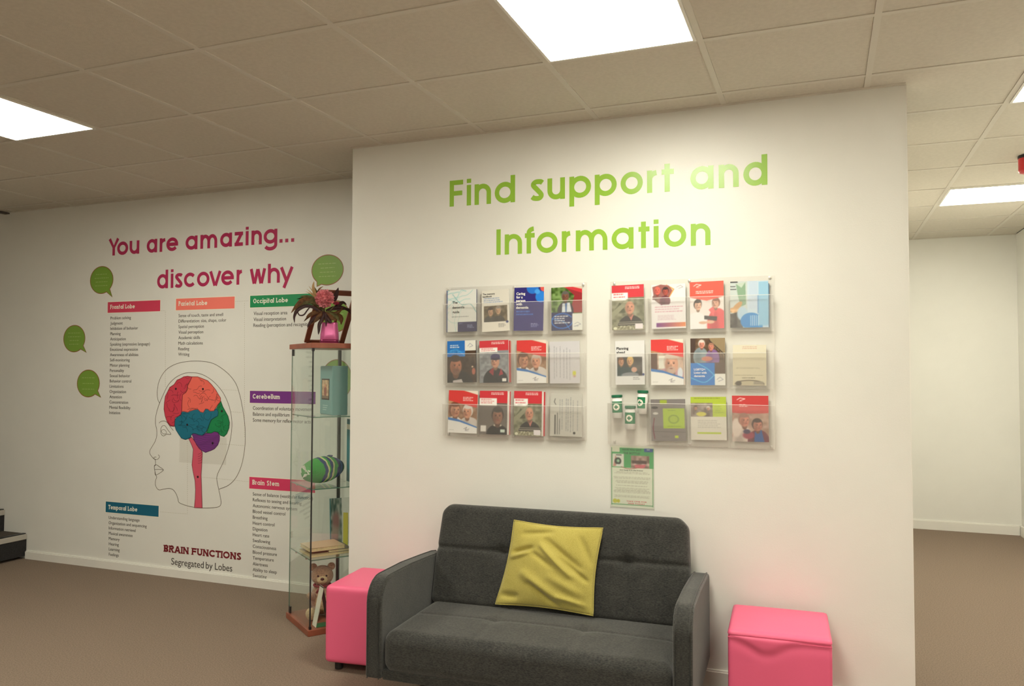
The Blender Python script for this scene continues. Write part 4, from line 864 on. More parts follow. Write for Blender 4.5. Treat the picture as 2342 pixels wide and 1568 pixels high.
# poster under the right rack
a, b = at(1398, 1090, Y=YW1-.002), at(1495, 1090, Y=YW1-.002); zt, zb = at(1446, 1020, Y=YW1-.002).z, at(1446, 1161, Y=YW1-.002).z; W, H = b.x-a.x, zt-zb
t = thing('poster', ((a.x+b.x)/2, YW1, zb), 'green bordered A4 notice in a clear sleeve above the sofa back', 'poster')
def A_poster():
    a = Art(100, 144, bg=(226, 232, 214)); a.rect(0, .03, 1, .36, (66, 170, 98)); a.rect(0, .03, .2, .1, (222, 226, 206)); a.rect(.78, .03, .985, .085, (40, 84, 160)); a.print_lines(.84, .95, .045, .07, 1, WH, .8)
    a.rect(.03, .13, .3, .34, (228, 232, 222)); a.poly([(.04, .34), (.1, .16), (.14, .2), (.12, .33)], (206, 150, 140)); a.ell(.16, .25, .08, .06, (40, 60, 54), .2); a.rect(.12, .15, .24, .19, (226, 232, 226)); a.rect(.12, .3, .24, .33, (226, 232, 226)); a.ell(.165, .245, .035, .025, (150, 200, 170), .2); a.line([(.12, .15), (.24, .15)], .012, (24, 30, 30))
    a.rect(.47, .15, .9, .355, (166, 140, 130)).noise(.47, .15, .9, .355, .2, 16, 6); a.rect(.5, .23, .84, .28, (70, 50, 50), .8); a.poly([(.55, .3), (.82, .29), (.8, .33), (.7, .38), (.56, .34)], (216, 90, 110), .8); a.rect(0, .355, 1, 1, (226, 232, 214)); a.line(smooth2([(.24,.34),(.42,.37),(.66,.345)]), .009, (160, 70, 60))
    for (y0, y1, n, s) in ((.42, .46, 2, 1), (.5, .54, 2, 2), (.56, .61, 3, 3), (.64, .66, 1, 4), (.68, .77, 5, 5), (.8, .84, 3, 6)): a.print_lines(.05, .93, y0, y1, n, (140, 134, 120), .55, .8, .45, s, True)
    a.ell(.09, .9, .055, .035, (204, 204, 70), .15); a.ell(.17, .9, .04, .03, (196, 196, 60), .15)
    a.rect(0, .03, .018, .97, (80, 156, 100)); a.rect(.972, .08, .99, .97, (90, 166, 106)); a.rect(0, .945, .99, .958, (90, 166, 106)); return a
PL = PM[t.name].inverted() @ Matrix.Translation((a.x, YW1-.0016, zb))
page('notice', A_poster(), W, H, PL, t)
for s, x, y, h, wd, col in (('HAVE YOU GOT', .27, .075, .045, .45, (14, 84, 50)), ('THE BOTTLE?', .29, .13, .045, .40, (14, 84, 50)), ('Just keep it in the fridge!', .2, .40, .026, .55, (60, 80, 60)),
        ('TAKE ONE FOR', .36, .905, .03, .48, (206, 90, 100)), ('FREE TODAY', .4, .94, .03, .4, (206, 90, 100))):
    me, p, q = text_mesh(s, h*H, .02, .0001); k = wd*W/(q-p); me.transform(PL @ Matrix.Translation((x*W, -.0004, (1-y)*H)) @ Matrix.Rotation(R_(90), 4, 'X') @ Matrix.Diagonal((k, 1, 1, 1)) @ Matrix.Translation((-p, 0, 0)))
    link('notice_text', me, mat('nink%d' % sum(col), lin(tuple(v/255 for v in col)), .5), t)
obj('sleeve', bx(a.x-.006, b.x+.004, YW1-.0028, YW1-.0022, zb-.008, zt+.004), M_acr, t, world=True)

# ------------------------------------------------------------------ sofa
def fabric(name, c1, c2, scale=(260, 60, 260), bump=.5):
    m = bpy.data.materials.new(name); m.use_nodes = True; nt = m.node_tree; b = nt.nodes['Principled BSDF']; b.inputs['Roughness'].default_value = .9
    b.inputs['Specular IOR Level'].default_value = .2; b.inputs['Sheen Weight'].default_value = .25; b.inputs['Sheen Roughness'].default_value = .5
    tc = nt.nodes.new('ShaderNodeTexCoord'); mp = nt.nodes.new('ShaderNodeMapping'); mp.inputs['Scale'].default_value = scale
    n = nt.nodes.new('ShaderNodeTexNoise'); n.inputs['Scale'].default_value = 1; n.inputs['Detail'].default_value = 4
    n2 = nt.nodes.new('ShaderNodeTexNoise'); n2.inputs['Scale'].default_value = 14; n2.inputs['Detail'].default_value = 4
    r = nt.nodes.new('ShaderNodeValToRGB'); r.color_ramp.elements[0].position = .3; r.color_ramp.elements[1].position = .7
    r.color_ramp.elements[0].color = (*c1, 1); r.color_ramp.elements[1].color = (*c2, 1)
    mx = nt.nodes.new('ShaderNodeMath'); mx.operation = 'MULTIPLY_ADD'; mx.inputs[1].default_value = .25; sb = nt.nodes.new('ShaderNodeMath'); sb.operation = 'SUBTRACT'; sb.inputs[1].default_value = .125
    L = nt.links.new; L(tc.outputs['Object'], mp.inputs[0]); L(mp.outputs[0], n.inputs['Vector']); L(tc.outputs['Object'], n2.inputs['Vector'])
    L(n2.outputs['Fac'], mx.inputs[0]); L(n.outputs['Fac'], mx.inputs[2]); L(mx.outputs[0], sb.inputs[0]); L(sb.outputs[0], r.inputs['Fac']); L(r.outputs['Color'], b.inputs['Base Color'])
    bp = nt.nodes.new('ShaderNodeBump'); bp.inputs['Strength'].default_value = bump; bp.inputs['Distance'].default_value = .0015
    L(n.outputs['Fac'], bp.inputs['Height']); L(bp.outputs['Normal'], b.inputs['Normal']); return m
M_sofa = fabric('sofa_fabric', (.017, .018, .018), (.062, .060, .054), (110, 110, 420))
M_seam = mat('seam_dark', (.012, .012, .012), .9)
sofa = thing('sofa', (-.80, -.02, 0), 'charcoal fabric two seat sofa against the partition wall', 'sofa', rotz=R_(2.5))
SW, AW, SD = 1.356, .074, .715
gr = lambda d, s: math.exp(-(d/s)**2)
def seat_fn(v):
    if v.z > 0:
        top = min(1, max(0, (v.z-.02)/.06)); fx = v.y/.25
        v.z -= top*(.003*(gr(v.x-.20, .010)+gr(v.x+.20, .010)) + .0022*gr(v.y-.02, .012))
        v.z += top*.010*(1-(v.x/.61)**2)*(1-min(1, abs(fx))**2)
        for bx_ in (-.2, .2): v.z -= top*.006*gr(math.hypot(v.x-bx_, v.y-.02), .04)
    return v
bm = rbox((SW-2*AW-.004, .53, .175), .05, 80, seat_fn, .86); xf(bm, Matrix.Translation((SW/2, .262, .242))); obj('seat', bm, M_sofa, sofa, smooth=True)
TILT = math.atan2(.105, .435)
def back_fn(v):
    f = min(1, max(0, (-v.y+.01)/.03)); sx = (-.262, .332)
    sz = v.z-.028
    v.y += f*.010*gr(sz, .012)
    for q in sx:
        v.y += f*(.026*gr(math.hypot(v.x-q, sz*1.3), .034)+.005*gr(v.x-q, .012)*(1 if sz < .0 else .35))
    v.y -= f*.012*(1-(v.x/.61)**4)*(1-min(1, abs(v.z/.23))**4)
    if v.z > .19 and abs(v.x) > .55: pass
    return v
bm = rbox((1.214, .088, .47), .032, 96, back_fn, .9)
for v in bm.verts:                                    # round the top corners and let the sides taper in slightly
    x, z = v.co.x, v.co.z; k = math.copysign(1, x); r = .06
    dx, dz = max(0, abs(x)-(.607-r))/r, max(0, z-(.235-r))/r
    if dx > 0 and dz > 0: v.co.x = k*(.607-r+r*dx*math.sqrt(1-dz*dz/2)); v.co.z = .235-r+r*dz*math.sqrt(1-dx*dx/2)
    v.co.x -= k*abs(v.co.x)/.607*.016*max(0, v.co.z+.05)/.28
xf(bm, Matrix.Translation((.685, .47+.046+.052, .31+.228)) @ Matrix.Rotation(-TILT, 4, 'X')); obj('backrest', bm, M_sofa, sofa, smooth=True)
prof = [(0, .13), (0, .44)]+[(.095-.095*math.cos(R_(a)), .44+.102*math.sin(R_(a))) for a in (15, 30, 45, 60, 75, 90)]+[(.30, .543), (.50, .533), (.64, .524), (SD-.02, .514), (SD, .49), (SD, .13)]
for x0 in (0, SW-AW):
    bm = bmesh.new(); a = [bm.verts.new((x0, y, z)) for y, z in prof]; b = [bm.verts.new((x0+AW, y, z)) for y, z in prof]
    bm.faces.new(a); bm.faces.new(b[::-1])
    for i in range(len(prof)): j = (i+1) % len(prof); bm.faces.new((a[j], a[i], b[i], b[j]))
    bmesh.ops.recalc_face_normals(bm, faces=list(bm.faces)); bevel(bm, .011, 3)
    arm = obj('armrest', bm, M_sofa, sofa)
    for xx in (x0+.0105, x0+AW-.0105):
        bm = bmesh.new(); tube(bm, [(xx, y-(.0012 if i < 5 else 0), z+(.0012 if i > 3 else 0)) for i, (y, z) in enumerate(prof[:-2])], .0026, 6); obj('seam', bm, M_sofa, arm, smooth=True)
obj('base_frame', bevel(bx(AW, SW-AW, .012, SD-.03, .125, .166), .006), M_sofa, sofa)
for x, y in ((.22, .10), (SW-.26, .10), (.22, SD-.12), (SW-.26, SD-.12)):
    bm = bmesh.new(); lathe(bm, [(.014, 0), (.02, .128)], 16, (x+.02, y+.02, 0)); obj('leg', bm, M_black, sofa)

# cushion
cb = [Vector((-.402, .452, .352)), Vector((.062, .452, .352)), at(1379, 1207, Y=.535), at(1176, 1189, Y=.52)]
M_cush = fabric('cushion_velvet', (.39, .325, .068), (.54, .46, .125), (420, 420, 420), .4)
cu = thing('cushion', tuple((cb[0]+cb[1])/2+Vector((0, 0, -.008))), 'mustard yellow velvet square cushion leaning on the sofa back', 'cushion')
bm = bmesh.new(); N = 60; nrm = (cb[1]-cb[0]).cross(cb[3]-cb[0]).normalized(); G = {}
WR = [((.05, .62), (.30, .72), .030, -.011), ((.02, .56), (.26, .66), .022, .008), ((.40, .84), (.86, .50), .040, -.012), ((.36, .78), (.78, .40), .030, .012), ((.60, .62), (.95, .36), .026, -.012), ((.28, .66), (.56, .50), .03, -.008), ((.20, .42), (.70, .10), .05, .010), ((.30, .30), (.66, .02), .03, -.011), ((.78, .9), (.98, .55), .03, -.008), ((.0, .12), (.22, .10), .04, -.014), ((.12, .86), (.5, .93), .03, -.008), ((.62, .16), (.95, .08), .03, .009), ((.5, .4), (.9, .2), .05, .006)]
def seg_d(p, a, b):
    ax, ay = b[0]-a[0], b[1]-a[1]; t = ((p[0]-a[0])*ax+(p[1]-a[1])*ay)/(ax*ax+ay*ay); tt = max(0, min(1, t))
    return math.hypot(p[0]-a[0]-tt*ax, p[1]-a[1]-tt*ay), tt
for side in (1, -1):
    for i in range(N+1):
        for j in range(N+1):
            if side == -1 and (i in (0, N) or j in (0, N)): G[-1, i, j] = G[1, i, j]; continue
            s, t = i/N, j/N; s2 = s+.035*math.sin(math.pi*t)*(.5-s)*2*-1*-1*(1) * -1*(-1) ; pin = .030
            u = s+(s-.5)*-pin*2*math.sin(math.pi*t); v = t+(t-.5)*-pin*2*math.sin(math.pi*s)
            P = cb[0]*(1-u)*(1-v)+cb[1]*u*(1-v)+cb[2]*u*v+cb[3]*(1-u)*v
            e = max(0, (math.sin(math.pi*s)*math.sin(math.pi*t)))**.55; h = .050*e if side == 1 else .026*e
            if side == 1:
                for a, b, wd, am in WR:
                    d, tt = seg_d((s, t), a, b); h += 1.5*am*gr(d, wd)*(math.sin(math.pi*min(1, max(0, tt)))**.5+.15)*min(1, e*2)
            P += nrm*side*h*(1 if nrm.y < 0 else -1); G[side, i, j] = bm.verts.new(P)
for side in (1, -1):
    for i in range(N):
        for j in range(N):
            q = [G[side, i, j], G[side, i+1, j], G[side, i+1, j+1], G[side, i, j+1]]
            bm.faces.new(q if side == 1 else q[::-1])
bmesh.ops.recalc_face_normals(bm, faces=list(bm.faces)); obj('cover', bm, M_cush, cu, world=True, smooth=True)
bm = bmesh.new(); E_ = [G0 for G0 in []]; ring = []
bm2 = bmesh.new()
def edgept(s, t):
    pin = .030; u = s+(s-.5)*-pin*2*math.sin(math.pi*t); v = t+(t-.5)*-pin*2*math.sin(math.pi*s)
    return cb[0]*(1-u)*(1-v)+cb[1]*u*(1-v)+cb[2]*u*v+cb[3]*(1-u)*v
ring = [edgept(k/16, 0) for k in range(16)]+[edgept(1, k/16) for k in range(16)]+[edgept(1-k/16, 1) for k in range(16)]+[edgept(0, 1-k/16) for k in range(16)]
tube(bm2, ring, .003, 6, True); obj('seam', bm2, M_cush, cu, world=True, smooth=True); bm.free()

# ------------------------------------------------------------------ pink cubes
M_pink = mat('pink_leatherette', rgb(234, 100, 138), .42, bump=.12, bscale=500, spec=.4)
def pouffe(label, fl, rot, sag):
    S = .385; c = Vector((fl[0], fl[1], 0)) + Matrix.Rotation(rot, 3, 'Z') @ Vector((S/2, S/2, 0))
    t = thing('cube_stool', tuple(c), label, 'stool', 'pink cube stools beside the sofa', rotz=rot)
    def f(v):
        if v.y < -S/2+.02:
            zt = .1725-v.z; arc = .006+.050*gr(v.x+.05, .075) if sag else .0
            k = 1/(1+math.exp((zt-arc)/.004)); v.y -= ((.006*k-.004*gr(zt-arc-.014, .02)) if sag else .0)
        return v
    if not sag:      # this one shows a plain rounded top edge
        bm = rbox((S, S, .362), .022, 30, None, .88); xf(bm, Matrix.Translation((0, 0, .04+.181))); obj('body', bm, M_pink, t, smooth=True)
    else:
        bm = rbox((S, S, .345), .014, 44, f, .9); xf(bm, Matrix.Translation((0, 0, .04+.1725))); obj('body', bm, M_pink, t, smooth=True)
        def g(v):
            if v.z > 0: v.z += .007*(1-(2*v.x/S)**2)*(1-(2*v.y/S)**2)
            return v
        bm = rbox((S+.002, S+.002, .026), .0125, 24, g, .93); xf(bm, Matrix.Translation((0, 0, .387))); top = obj('top_panel', bm, M_pink, t, smooth=True)
        bm = bmesh.new(); h = S/2-.001; tube(bm, [(-h, -h, .374), (h, -h, .374), (h, h, .374), (-h, h, .374)], .0014, 6, True); obj('piping', bm, M_pink, top)
    for sx in (-1, 1):
        for sy in (-1, 1):
            bm = bmesh.new(); lathe(bm, [(.017, 0), (.02, .004), (.02, .042)], 18, (sx*.14, sy*.14, 0)); obj('foot', bm, M_black, t, smooth=False)
pouffe('pink leatherette cube stool tucked behind the left sofa arm', (-1.205, .270), R_(6), False)
pouffe('pink leatherette cube stool with a sagging seam, right of the sofa', (.649, .318), R_(2.5), True)

# ------------------------------------------------------------------ glass cabinet
CC = Vector((-1.628, .891, 0)); CROT = R_(54)
cab = thing('display_cabinet', tuple(CC), 'tall glass display cabinet with reddish wood top and base', 'cabinet', rotz=CROT)
M_wood = mat('cherry_wood', rgb(150, 84, 62), .4, noise=.25, nscale=9)
M_glass = clear('cabinet_glass', (.955, .98, .965), .09); M_gedge = mat('glass_edge', rgb(92, 128, 112), .15, spec=.6); M_post = mat('dark_post', (.05, .052, .05), .35, metal=.3)
hx, hy, ZT = .15, .185, 1.545
obj('base', bevel(bx(-hx-.012, hx+.012, -hy-.012, hy+.012, 0, .032), .002), M_wood, cab)
obj('top', bevel(bx(-hx-.012, hx+.012, -hy-.012, hy+.012, ZT, ZT+.028), .002), M_wood, cab)
for a in ((-hx, -hx+.004, -hy+.006, hy-.002), (hx-.004, hx, -hy+.006, hy-.002)): obj('side_pane', bx(*a, .033, ZT-.001), M_glass, cab)
for a in ((-hx+.0045, hx-.0045, -hy, -hy+.004), (-hx+.0045, hx-.0045, hy-.004, hy)): obj('front_pane' if a[2] < 0 else 'back_pane', bx(*a, .033, ZT-.001), M_glass, cab)
for x, y in ((-hx-.0005, -hy+.0055), (-hx-.0005, hy-.0015), (hx-.0045, -hy+.0055)):
    obj('pane_edge', bx(x, x+.0045, y-.0012, y+.0008, .033, ZT-.001), M_post if y < 0 and x < 0 else M_gedge, cab)
obj('pane_edge', bx(-hx+.0035, -hx+.006, -hy-.0004, -hy+.0045, .033, ZT-.001), M_post, cab)
obj('corner_post', bevel(bx(hx-.024, hx-.006, hy-.022, hy-.006, .033, ZT-.001), .002), M_post, cab)
for z in (.036, ZT-.036):
    obj('hinge', bevel(bx(-hx-.002, -hx+.008, hy-.028, hy-.004, z-.003, z+.035 if z < 1 else z+.034), .001), M_black, cab)
    obj('hinge', bevel(bx(-hx-.002, -hx+.01, -hy-.002, -hy+.012, z+.018 if z > 1 else z-.003, z+.034 if z > 1 else z+.012), .001), M_black, cab)
SH = (.40, .78, 1.17)
for z in SH:
    s = obj('shelf', bx(-hx+.006, hx-.006, -hy+.006, hy-.006, z-.005, z), M_glass, cab)
    obj('shelf_edge', bx(-hx+.0052, hx-.006, -hy+.0052, -hy+.0072, z-.0052, z+.0002), M_gedge, s); obj('shelf_edge', bx(-hx+.0052, -hx+.0072, -hy+.0072, hy-.006, z-.0052, z+.0002), M_gedge, s)
    for x, y in ((-hx+.005, -.09), (-hx+.005, .09), (hx-.013, -.09), (hx-.013, .09)): obj('shelf_clip', bx(x, x+.008, y-.006, y+.006, z-.012, z-.0055), M_screw, s)
def inside_cab(name, x, y, z, label, cat, rot=0, group=None):
    p = CC + Matrix.Rotation(CROT, 3, 'Z') @ Vector((x, y, z+.0007)); return thing(name, tuple(p), label, cat, group, CROT+rot)
# teal file
t = inside_cab('box_file', .038, .0, SH[2], 'teal box file with a small picture label on the top glass shelf', 'box')
M_teal = mat('teal_card', rgb(104, 150, 150), .5); obj('case', bevel(bx(-.044, .046, -.10, .10, 0, .278), .003), M_teal, t)
obj('spine', bevel(bx(-.046, -.043, -.098, .098, .004, .274), .001), mat('teal_spine', rgb(120, 164, 164), .5), t)
lb = obj('label_frame', bx(-.0475, -.046, -.055, .070, .085, .205), mat('label_dark', rgb(60, 44, 40), .5), t)
a = Art(40, 40, bg=(206, 170, 130)); a.noise(0, 0, 1, 1, .15, 7, 3).ell(.5, .6, .2, .35, (150, 70, 50), .4).ell(.45, .3, .12, .12, (216, 150, 110), .3).rect(.0, .85, 1, 1, (120, 90, 60))
page('label_picture', a, .108, .104, Matrix.Translation((-.0478, .0615, .093)) @ Matrix.Rotation(R_(-90), 4, 'Z'), lb)
bm = bmesh.new()
for k in range(3): box(bm, -.0468, -.0462, -.03+.01*k, .05, .05-.012*k, .055-.012*k)
lp = obj('print_line', bm, mat('pale_print', rgb(170, 200, 196), .5), t); lp['kind'] = 'stuff'
# knitted roll
def stripes():
    m = bpy.data.materials.new('knitted_stripes'); m.use_nodes = True; nt = m.node_tree; b = nt.nodes['Principled BSDF']; b.inputs['Roughness'].default_value = .95
    tc = nt.nodes.new('ShaderNodeTexCoord'); n = nt.nodes.new('ShaderNodeTexNoise'); n.inputs['Scale'].default_value = 14; n.inputs['Detail'].default_value = 2
    sp = nt.nodes.new('ShaderNodeSeparateXYZ'); a = nt.nodes.new('ShaderNodeMath'); a.operation = 'MULTIPLY_ADD'; a.inputs[1].default_value = .055
    r = nt.nodes.new('ShaderNodeValToRGB'); r.color_ramp.interpolation = 'CONSTANT'; mr = nt.nodes.new('ShaderNodeMapRange'); mr.inputs[1].default_value = -.105; mr.inputs[2].default_value = .165
    L = nt.links.new; L(tc.outputs['Object'], n.inputs['Vector']); L(tc.outputs['Object'], sp.inputs[0]); L(n.outputs['Fac'], a.inputs[0]); L(sp.outputs['X'], a.inputs[2]); L(a.outputs[0], mr.inputs[0]); L(mr.outputs[0], r.inputs['Fac'])
    G, Nv, Cr, Bl = rgb(52, 160, 62), rgb(30, 52, 112), rgb(214, 214, 150), rgb(58, 104, 160)
    st = [(0, G), (.33, Nv), (.39, Cr), (.43, G), (.48, Nv), (.54, Cr), (.59, G), (.68, Nv), (.78, Bl), (.86, Nv), (.93, G)]
    while len(r.color_ramp.elements) < len(st): r.color_ramp.elements.new(.99)
    for e, (p, c) in zip(r.color_ramp.elements, st): e.position = p; e.color = (*c, 1)
    L(r.outputs['Color'], b.inputs['Base Color'])
    wv = nt.nodes.new('ShaderNodeTexWave'); wv.inputs['Scale'].default_value = 70; wv.bands_direction = 'X'; L(tc.outputs['Object'], wv.inputs['Vector'])
    bp = nt.nodes.new('ShaderNodeBump'); bp.inputs['Strength'].default_value = .8; bp.inputs['Distance'].default_value = .003; L(wv.outputs['Fac'], bp.inputs['Height']); L(bp.outputs['Normal'], b.inputs['Normal']); return m
t = inside_cab('knitted_roll', -.012, .025, SH[1], 'plump green and navy striped knitted roll on the middle glass shelf', 'soft toy', rot=R_(20))
bm = bmesh.new(); prf = []
for k in range(25):
    u = k/24; x = -.120+.250*u; r = .074*(math.sin(math.pi*min(1, .13+.80*u))**.55); prf.append((r, x))
lathe(bm, prf, 40); xf(bm, Matrix.Translation((0, 0, .077)) @ Matrix.Rotation(R_(-3), 4, 'Y') @ Matrix.Rotation(R_(90), 4, 'Y'))
obj('knitted_body', bm, stripes(), t, smooth=True)
bm = bmesh.new(); rr = random.Random(3)
for k in range(14):
    a = rr.uniform(0, 6.28); r0 = rr.uniform(.008, .036); P = [Vector((-.117-rr.uniform(.0, .012), r0*math.cos(a)+rr.uniform(-.022, .022), .072+r0*math.sin(a)+rr.uniform(-.020, .020))) for _ in range(3)]
    P.append(Vector((-.110, r0*math.cos(a), .072+r0*math.sin(a)))); vs = [bm.verts.new(p) for p in P]; bm.faces.new((vs[0], vs[1], vs[3])); bm.faces.new((vs[0], vs[2], vs[3])); bm.faces.new((vs[1], vs[2], vs[0]))
obj('tissue', bm, mat('tissue', (.8, .76, .68), .8), t)['kind'] = 'stuff'
bm = bmesh.new(); tube(bm, [(.03, .0, .149), (.045, -.02, .15), (.06, -.008, .15), (.045, .004, .152), (.03, 0, .149)], .004, 8); obj('bow', bm, mat('navy_yarn', rgb(26, 40, 90), .9), t, smooth=True)
# standing booklets
t = inside_cab('booklet', .1375, .0, SH[1], 'teal booklet standing at right beyond the knitted roll', 'booklet', rot=R_(90)); obj('booklet_cover', bevel(bx(-.050, .040, -.003, .003, 0, .36), .001), mat('teal_bright', rgb(22, 128, 140), .4), t)
obj('booklet_band', bx(-.050, .040, .003, .0036, .30, .33), M_paper, t)
t = inside_cab('picture_board', .10, .10, SH[0], 'grey green mottled picture leaning at the back of the lowest glass shelf', 'picture', rot=R_(-8))
a = Art(40, 90, bg=(112, 128, 122)); a.noise(0, 0, 1, 1, .25, 8, 5, (1, .8, .8)); a.ell(.5, .5, .3, .2, (150, 110, 110), .8).ell(.4, .75, .3, .15, (170, 150, 140), .8).rect(0, 0, .06, 1, (60, 130, 140))
LX = Matrix.Translation((0, 0, .0015)) @ Matrix.Rotation(R_(-7), 4, 'X'); bm = bx(-.035, .035, .0005, .006, 0, .27); xf(bm, LX); obj('board', bm, mat('board_edge', rgb(60, 120, 128), .5), t)
page('picture_print', a, .07, .268, LX @ Matrix.Translation((-.035, 0, .001)), t)
t = inside_cab('booklet', .125, .02, SH[0], 'yellow booklet edge standing beside the stacked books', 'booklet', rot=R_(-50)); obj('booklet_cover', bevel(bx(-.015, .015, -.002, .002, 0, .20), .0008), mat('yellow_card', rgb(206, 196, 60), .5), t)
# books
def book(x, y, z, w, d, h, rot, col, label):
    t = inside_cab('book', x, y, z, label, 'book', rot, 'books lying on the lowest glass shelf'); c = mat('book%d' % int(sum(col)), rgb(*col), .5)
    obj('page_block', bx(-w/2+.003, w/2-.003, -d/2+.003, d/2-.003, .002, h-.002), mat('cream_pages', rgb(226, 206, 160), .7, noise=.15, nscale=200), t)
    obj('cover', bx(-w/2, w/2, -d/2, d/2, h-.002, h), c, t); obj('cover', bx(-w/2, w/2, -d/2, d/2, 0, .002), c, t); obj('spine', bx(w/2-.002, w/2, -d/2, d/2, .002, h-.002), c, t)
book(-.005, -.03, SH[0], .25, .19, .014, R_(2), (190, 170, 130), 'cream paged book at the bottom of the stack')
book(.045, -.04, SH[0]+.014, .13, .16, .014, R_(-3), (90, 84, 80), 'dark covered book in the middle of the stack')
book(-.03, -.03, SH[0]+.028, .20, .17, .020, R_(1), (206, 176, 140), 'thick cream paged book on top of the stack')
# teddy bear
t = inside_cab('teddy_bear', -.004, .04, .0318, 'beige teddy bear sitting in the bottom of the glass cabinet', 'soft toy', rot=R_(-19))
M_fur = mat('bear_fur', rgb(198, 160, 130), .95, noise=.3, nscale=120, bump=1, bscale=260, sheen=.4, bdist=.006); M_fur2 = mat('bear_pale', rgb(232, 204, 164), .95, noise=.2, nscale=120, bump=1, bscale=260, bdist=.005)
bm = bmesh.new(); sphere(bm, (0, 0, .095), (.062, .055, .092), 28); obj('body', bm, M_fur, t, smooth=True)
bm = bmesh.new(); sphere(bm, (0, -.022, .085), (.045, .04, .06), 24); obj('tummy', bm, M_fur2, t, smooth=True)
HM = Matrix.Rotation(R_(8), 4, 'Y'); bm = bmesh.new(); sphere(bm, (0, -.012, .225), (.062, .056, .056), 28, HM); hd = obj('head', bm, M_fur, t, smooth=True)
for sx in (-1, 1):
    bm = bmesh.new(); sphere(bm, (sx*.05, -.004, .272), (.022, .011, .022), 16); e = obj('ear', bm, M_fur, hd, smooth=True)
    bm = bmesh.new(); sphere(bm, (sx*.023, -.064, .234), .0055, 12); obj('eye', bm, M_black, hd, smooth=True)
    bm = bmesh.new(); sphere(bm, (sx*.058, -.045, .12), (.022, .05, .022), 18, Matrix.Rotation(R_(-25), 4, 'X') @ Matrix.Rotation(R_(sx*20), 4, 'Z')); obj('arm', bm, M_fur, t, smooth=True)
    bm = bmesh.new(); sphere(bm, (sx*.044, -.055, .032), (.03, .058, .03), 20, Matrix.Rotation(R_(sx*22), 4, 'Z')); lg = obj('leg', bm, M_fur, t, smooth=True)
    bm = bmesh.new(); sphere(bm, (sx*.060, -.104, .038), (.030, .014, .034), 20, Matrix.Rotation(R_(sx*12), 4, 'Z')); obj('paw_pad', bm, M_fur2, lg, smooth=True)
bm = bmesh.new(); sphere(bm, (0, -.062, .212), (.03, .026, .022), 20); mz = obj('muzzle', bm, M_fur2, hd, smooth=True)
bm = bmesh.new(); sphere(bm, (0, -.088, .222), (.011, .006, .008), 14); obj('nose', bm, mat('bear_nose', rgb(70, 34, 30), .4), hd, smooth=True)
bm = bmesh.new(); tube(bm, [(.046*math.cos(a), -.008+.042*math.sin(a), .172) for a in np.linspace(0, 2*math.pi, 21)[:-1]], .006, 8, True); tube(bm, [(0, -.05, .172), (-.02, -.064, .16), (-.03, -.06, .14)], .006, 8); obj('ribbon', bm, mat('ribbon_brown', rgb(140, 60, 62), .6), t, smooth=True)
# tent card
t = inside_cab('tent_card', -.088, -.138, .032, 'folded white card with green foot at the bottom of the cabinet', 'card', rot=0)
for s, m_ in ((-1, M_paper), (1, mat('card_dark', rgb(36, 52, 46), .6))):
    bm = bx(-.002, 0, -.03, .03, 0, .215); xf(bm, Matrix.Translation((s*.04+.02, 0, 0)) @ Matrix.Rotation(math.atan2(-s*.04, .205), 4, 'Y')); obj('card_panel', bm, m_, t)
obj('card_foot', bx(-.018, .058, -.03, .03, .0, .003), mat('card_green', rgb(40, 130, 84), .5), t)

# ------------------------------------------------------------------ on top of the cabinet
ZTOP = ZT+.028
M_brown = mat('dark_brown_wood', rgb(132, 78, 58), .45, noise=.25, nscale=14)
BLp = at(701, 786, Y=.95); BLp.z = ZTOP+.016; la, de = Vector((.931, .364, 0)), Vector((-.364, .931, 0))
bv, uv = la*.185+de*.10, la*.115-de*.16+Vector((0, 0, .28))
t = thing('wooden_easel', (BLp.x, BLp.y, ZTOP), 'empty dark brown wooden easel frame leaning behind the vase of flowers', 'easel')
nf = bv.cross(uv).normalized(); c0, c1_, c2_, c3 = BLp, BLp+bv, BLp+bv+uv, BLp+uv
for a, b in ((c0, c1_), (c3, c2_), (c0, c3), (c1_, c2_)):
    bm = bmesh.new(); bar(bm, a, b, .029, .012, nf); obj('rail', bm, M_brown, t, world=True)
bm = bmesh.new(); foot = c1_-bv*.1-la*.02; bar(bm, c0.lerp(c2_, .62)+nf*.008*(1 if nf.z < 0 else -1), Vector((foot.x, foot.y-.05, ZTOP+.003)), .016, .006, nf); obj('stay', bm, M_brown, t, world=True)
vp = CC + Matrix.Rotation(CROT, 3, 'Z') @ Vector((-.020, -.085, 0)); D0 = (vp-Vector((CAM.x, CAM.y, 0))).normalized(); lat = Vector((-D0.y, D0.x, 0))*-1
lat = Vector((D0.y, -D0.x, 0))
va = thing('flower_vase', (vp.x, vp.y, ZTOP), 'metallic pink square vase holding dried leaves and a pink bloom on the cabinet', 'vase', rotz=R_(30))
M_vase = mat('vase_pink', rgb(202, 98, 150), .25, metal=.4, bump=.1, bscale=30)
bm = bmesh.new(); lathe(bm, [(.047, 0), (.052, .004), (.050, .05), (.043, .108), (.044, .118), (.039, .118), (.038, .10), (.04, .02)], 40, sq=4.5); obj('vase_body', bm, M_vase, va, smooth=True)
bm = bmesh.new(); lathe(bm, [(.047, .004), (.0525, .006), (.0520, .022), (.047, .024)], 40, sq=4.5); obj('vase_foot', bm, mat('vase_dark', rgb(132, 44, 84), .3, metal=.5), va, smooth=True)
def scr(x, y, dep=0):
    """a point near the vase from crop coordinates; dep metres towards the camera"""
    u, v = 640+x/7.84, 620+y/7.84; d = CR*((u-PX)/FPX)+CU*(-(v-PY)/FPX)+CF; s = ((vp.x-CAM.x)*D0.x+(vp.y-CAM.y)*D0.y-dep)/(d.x*D0.x+d.y*D0.y); return CAM+d*s
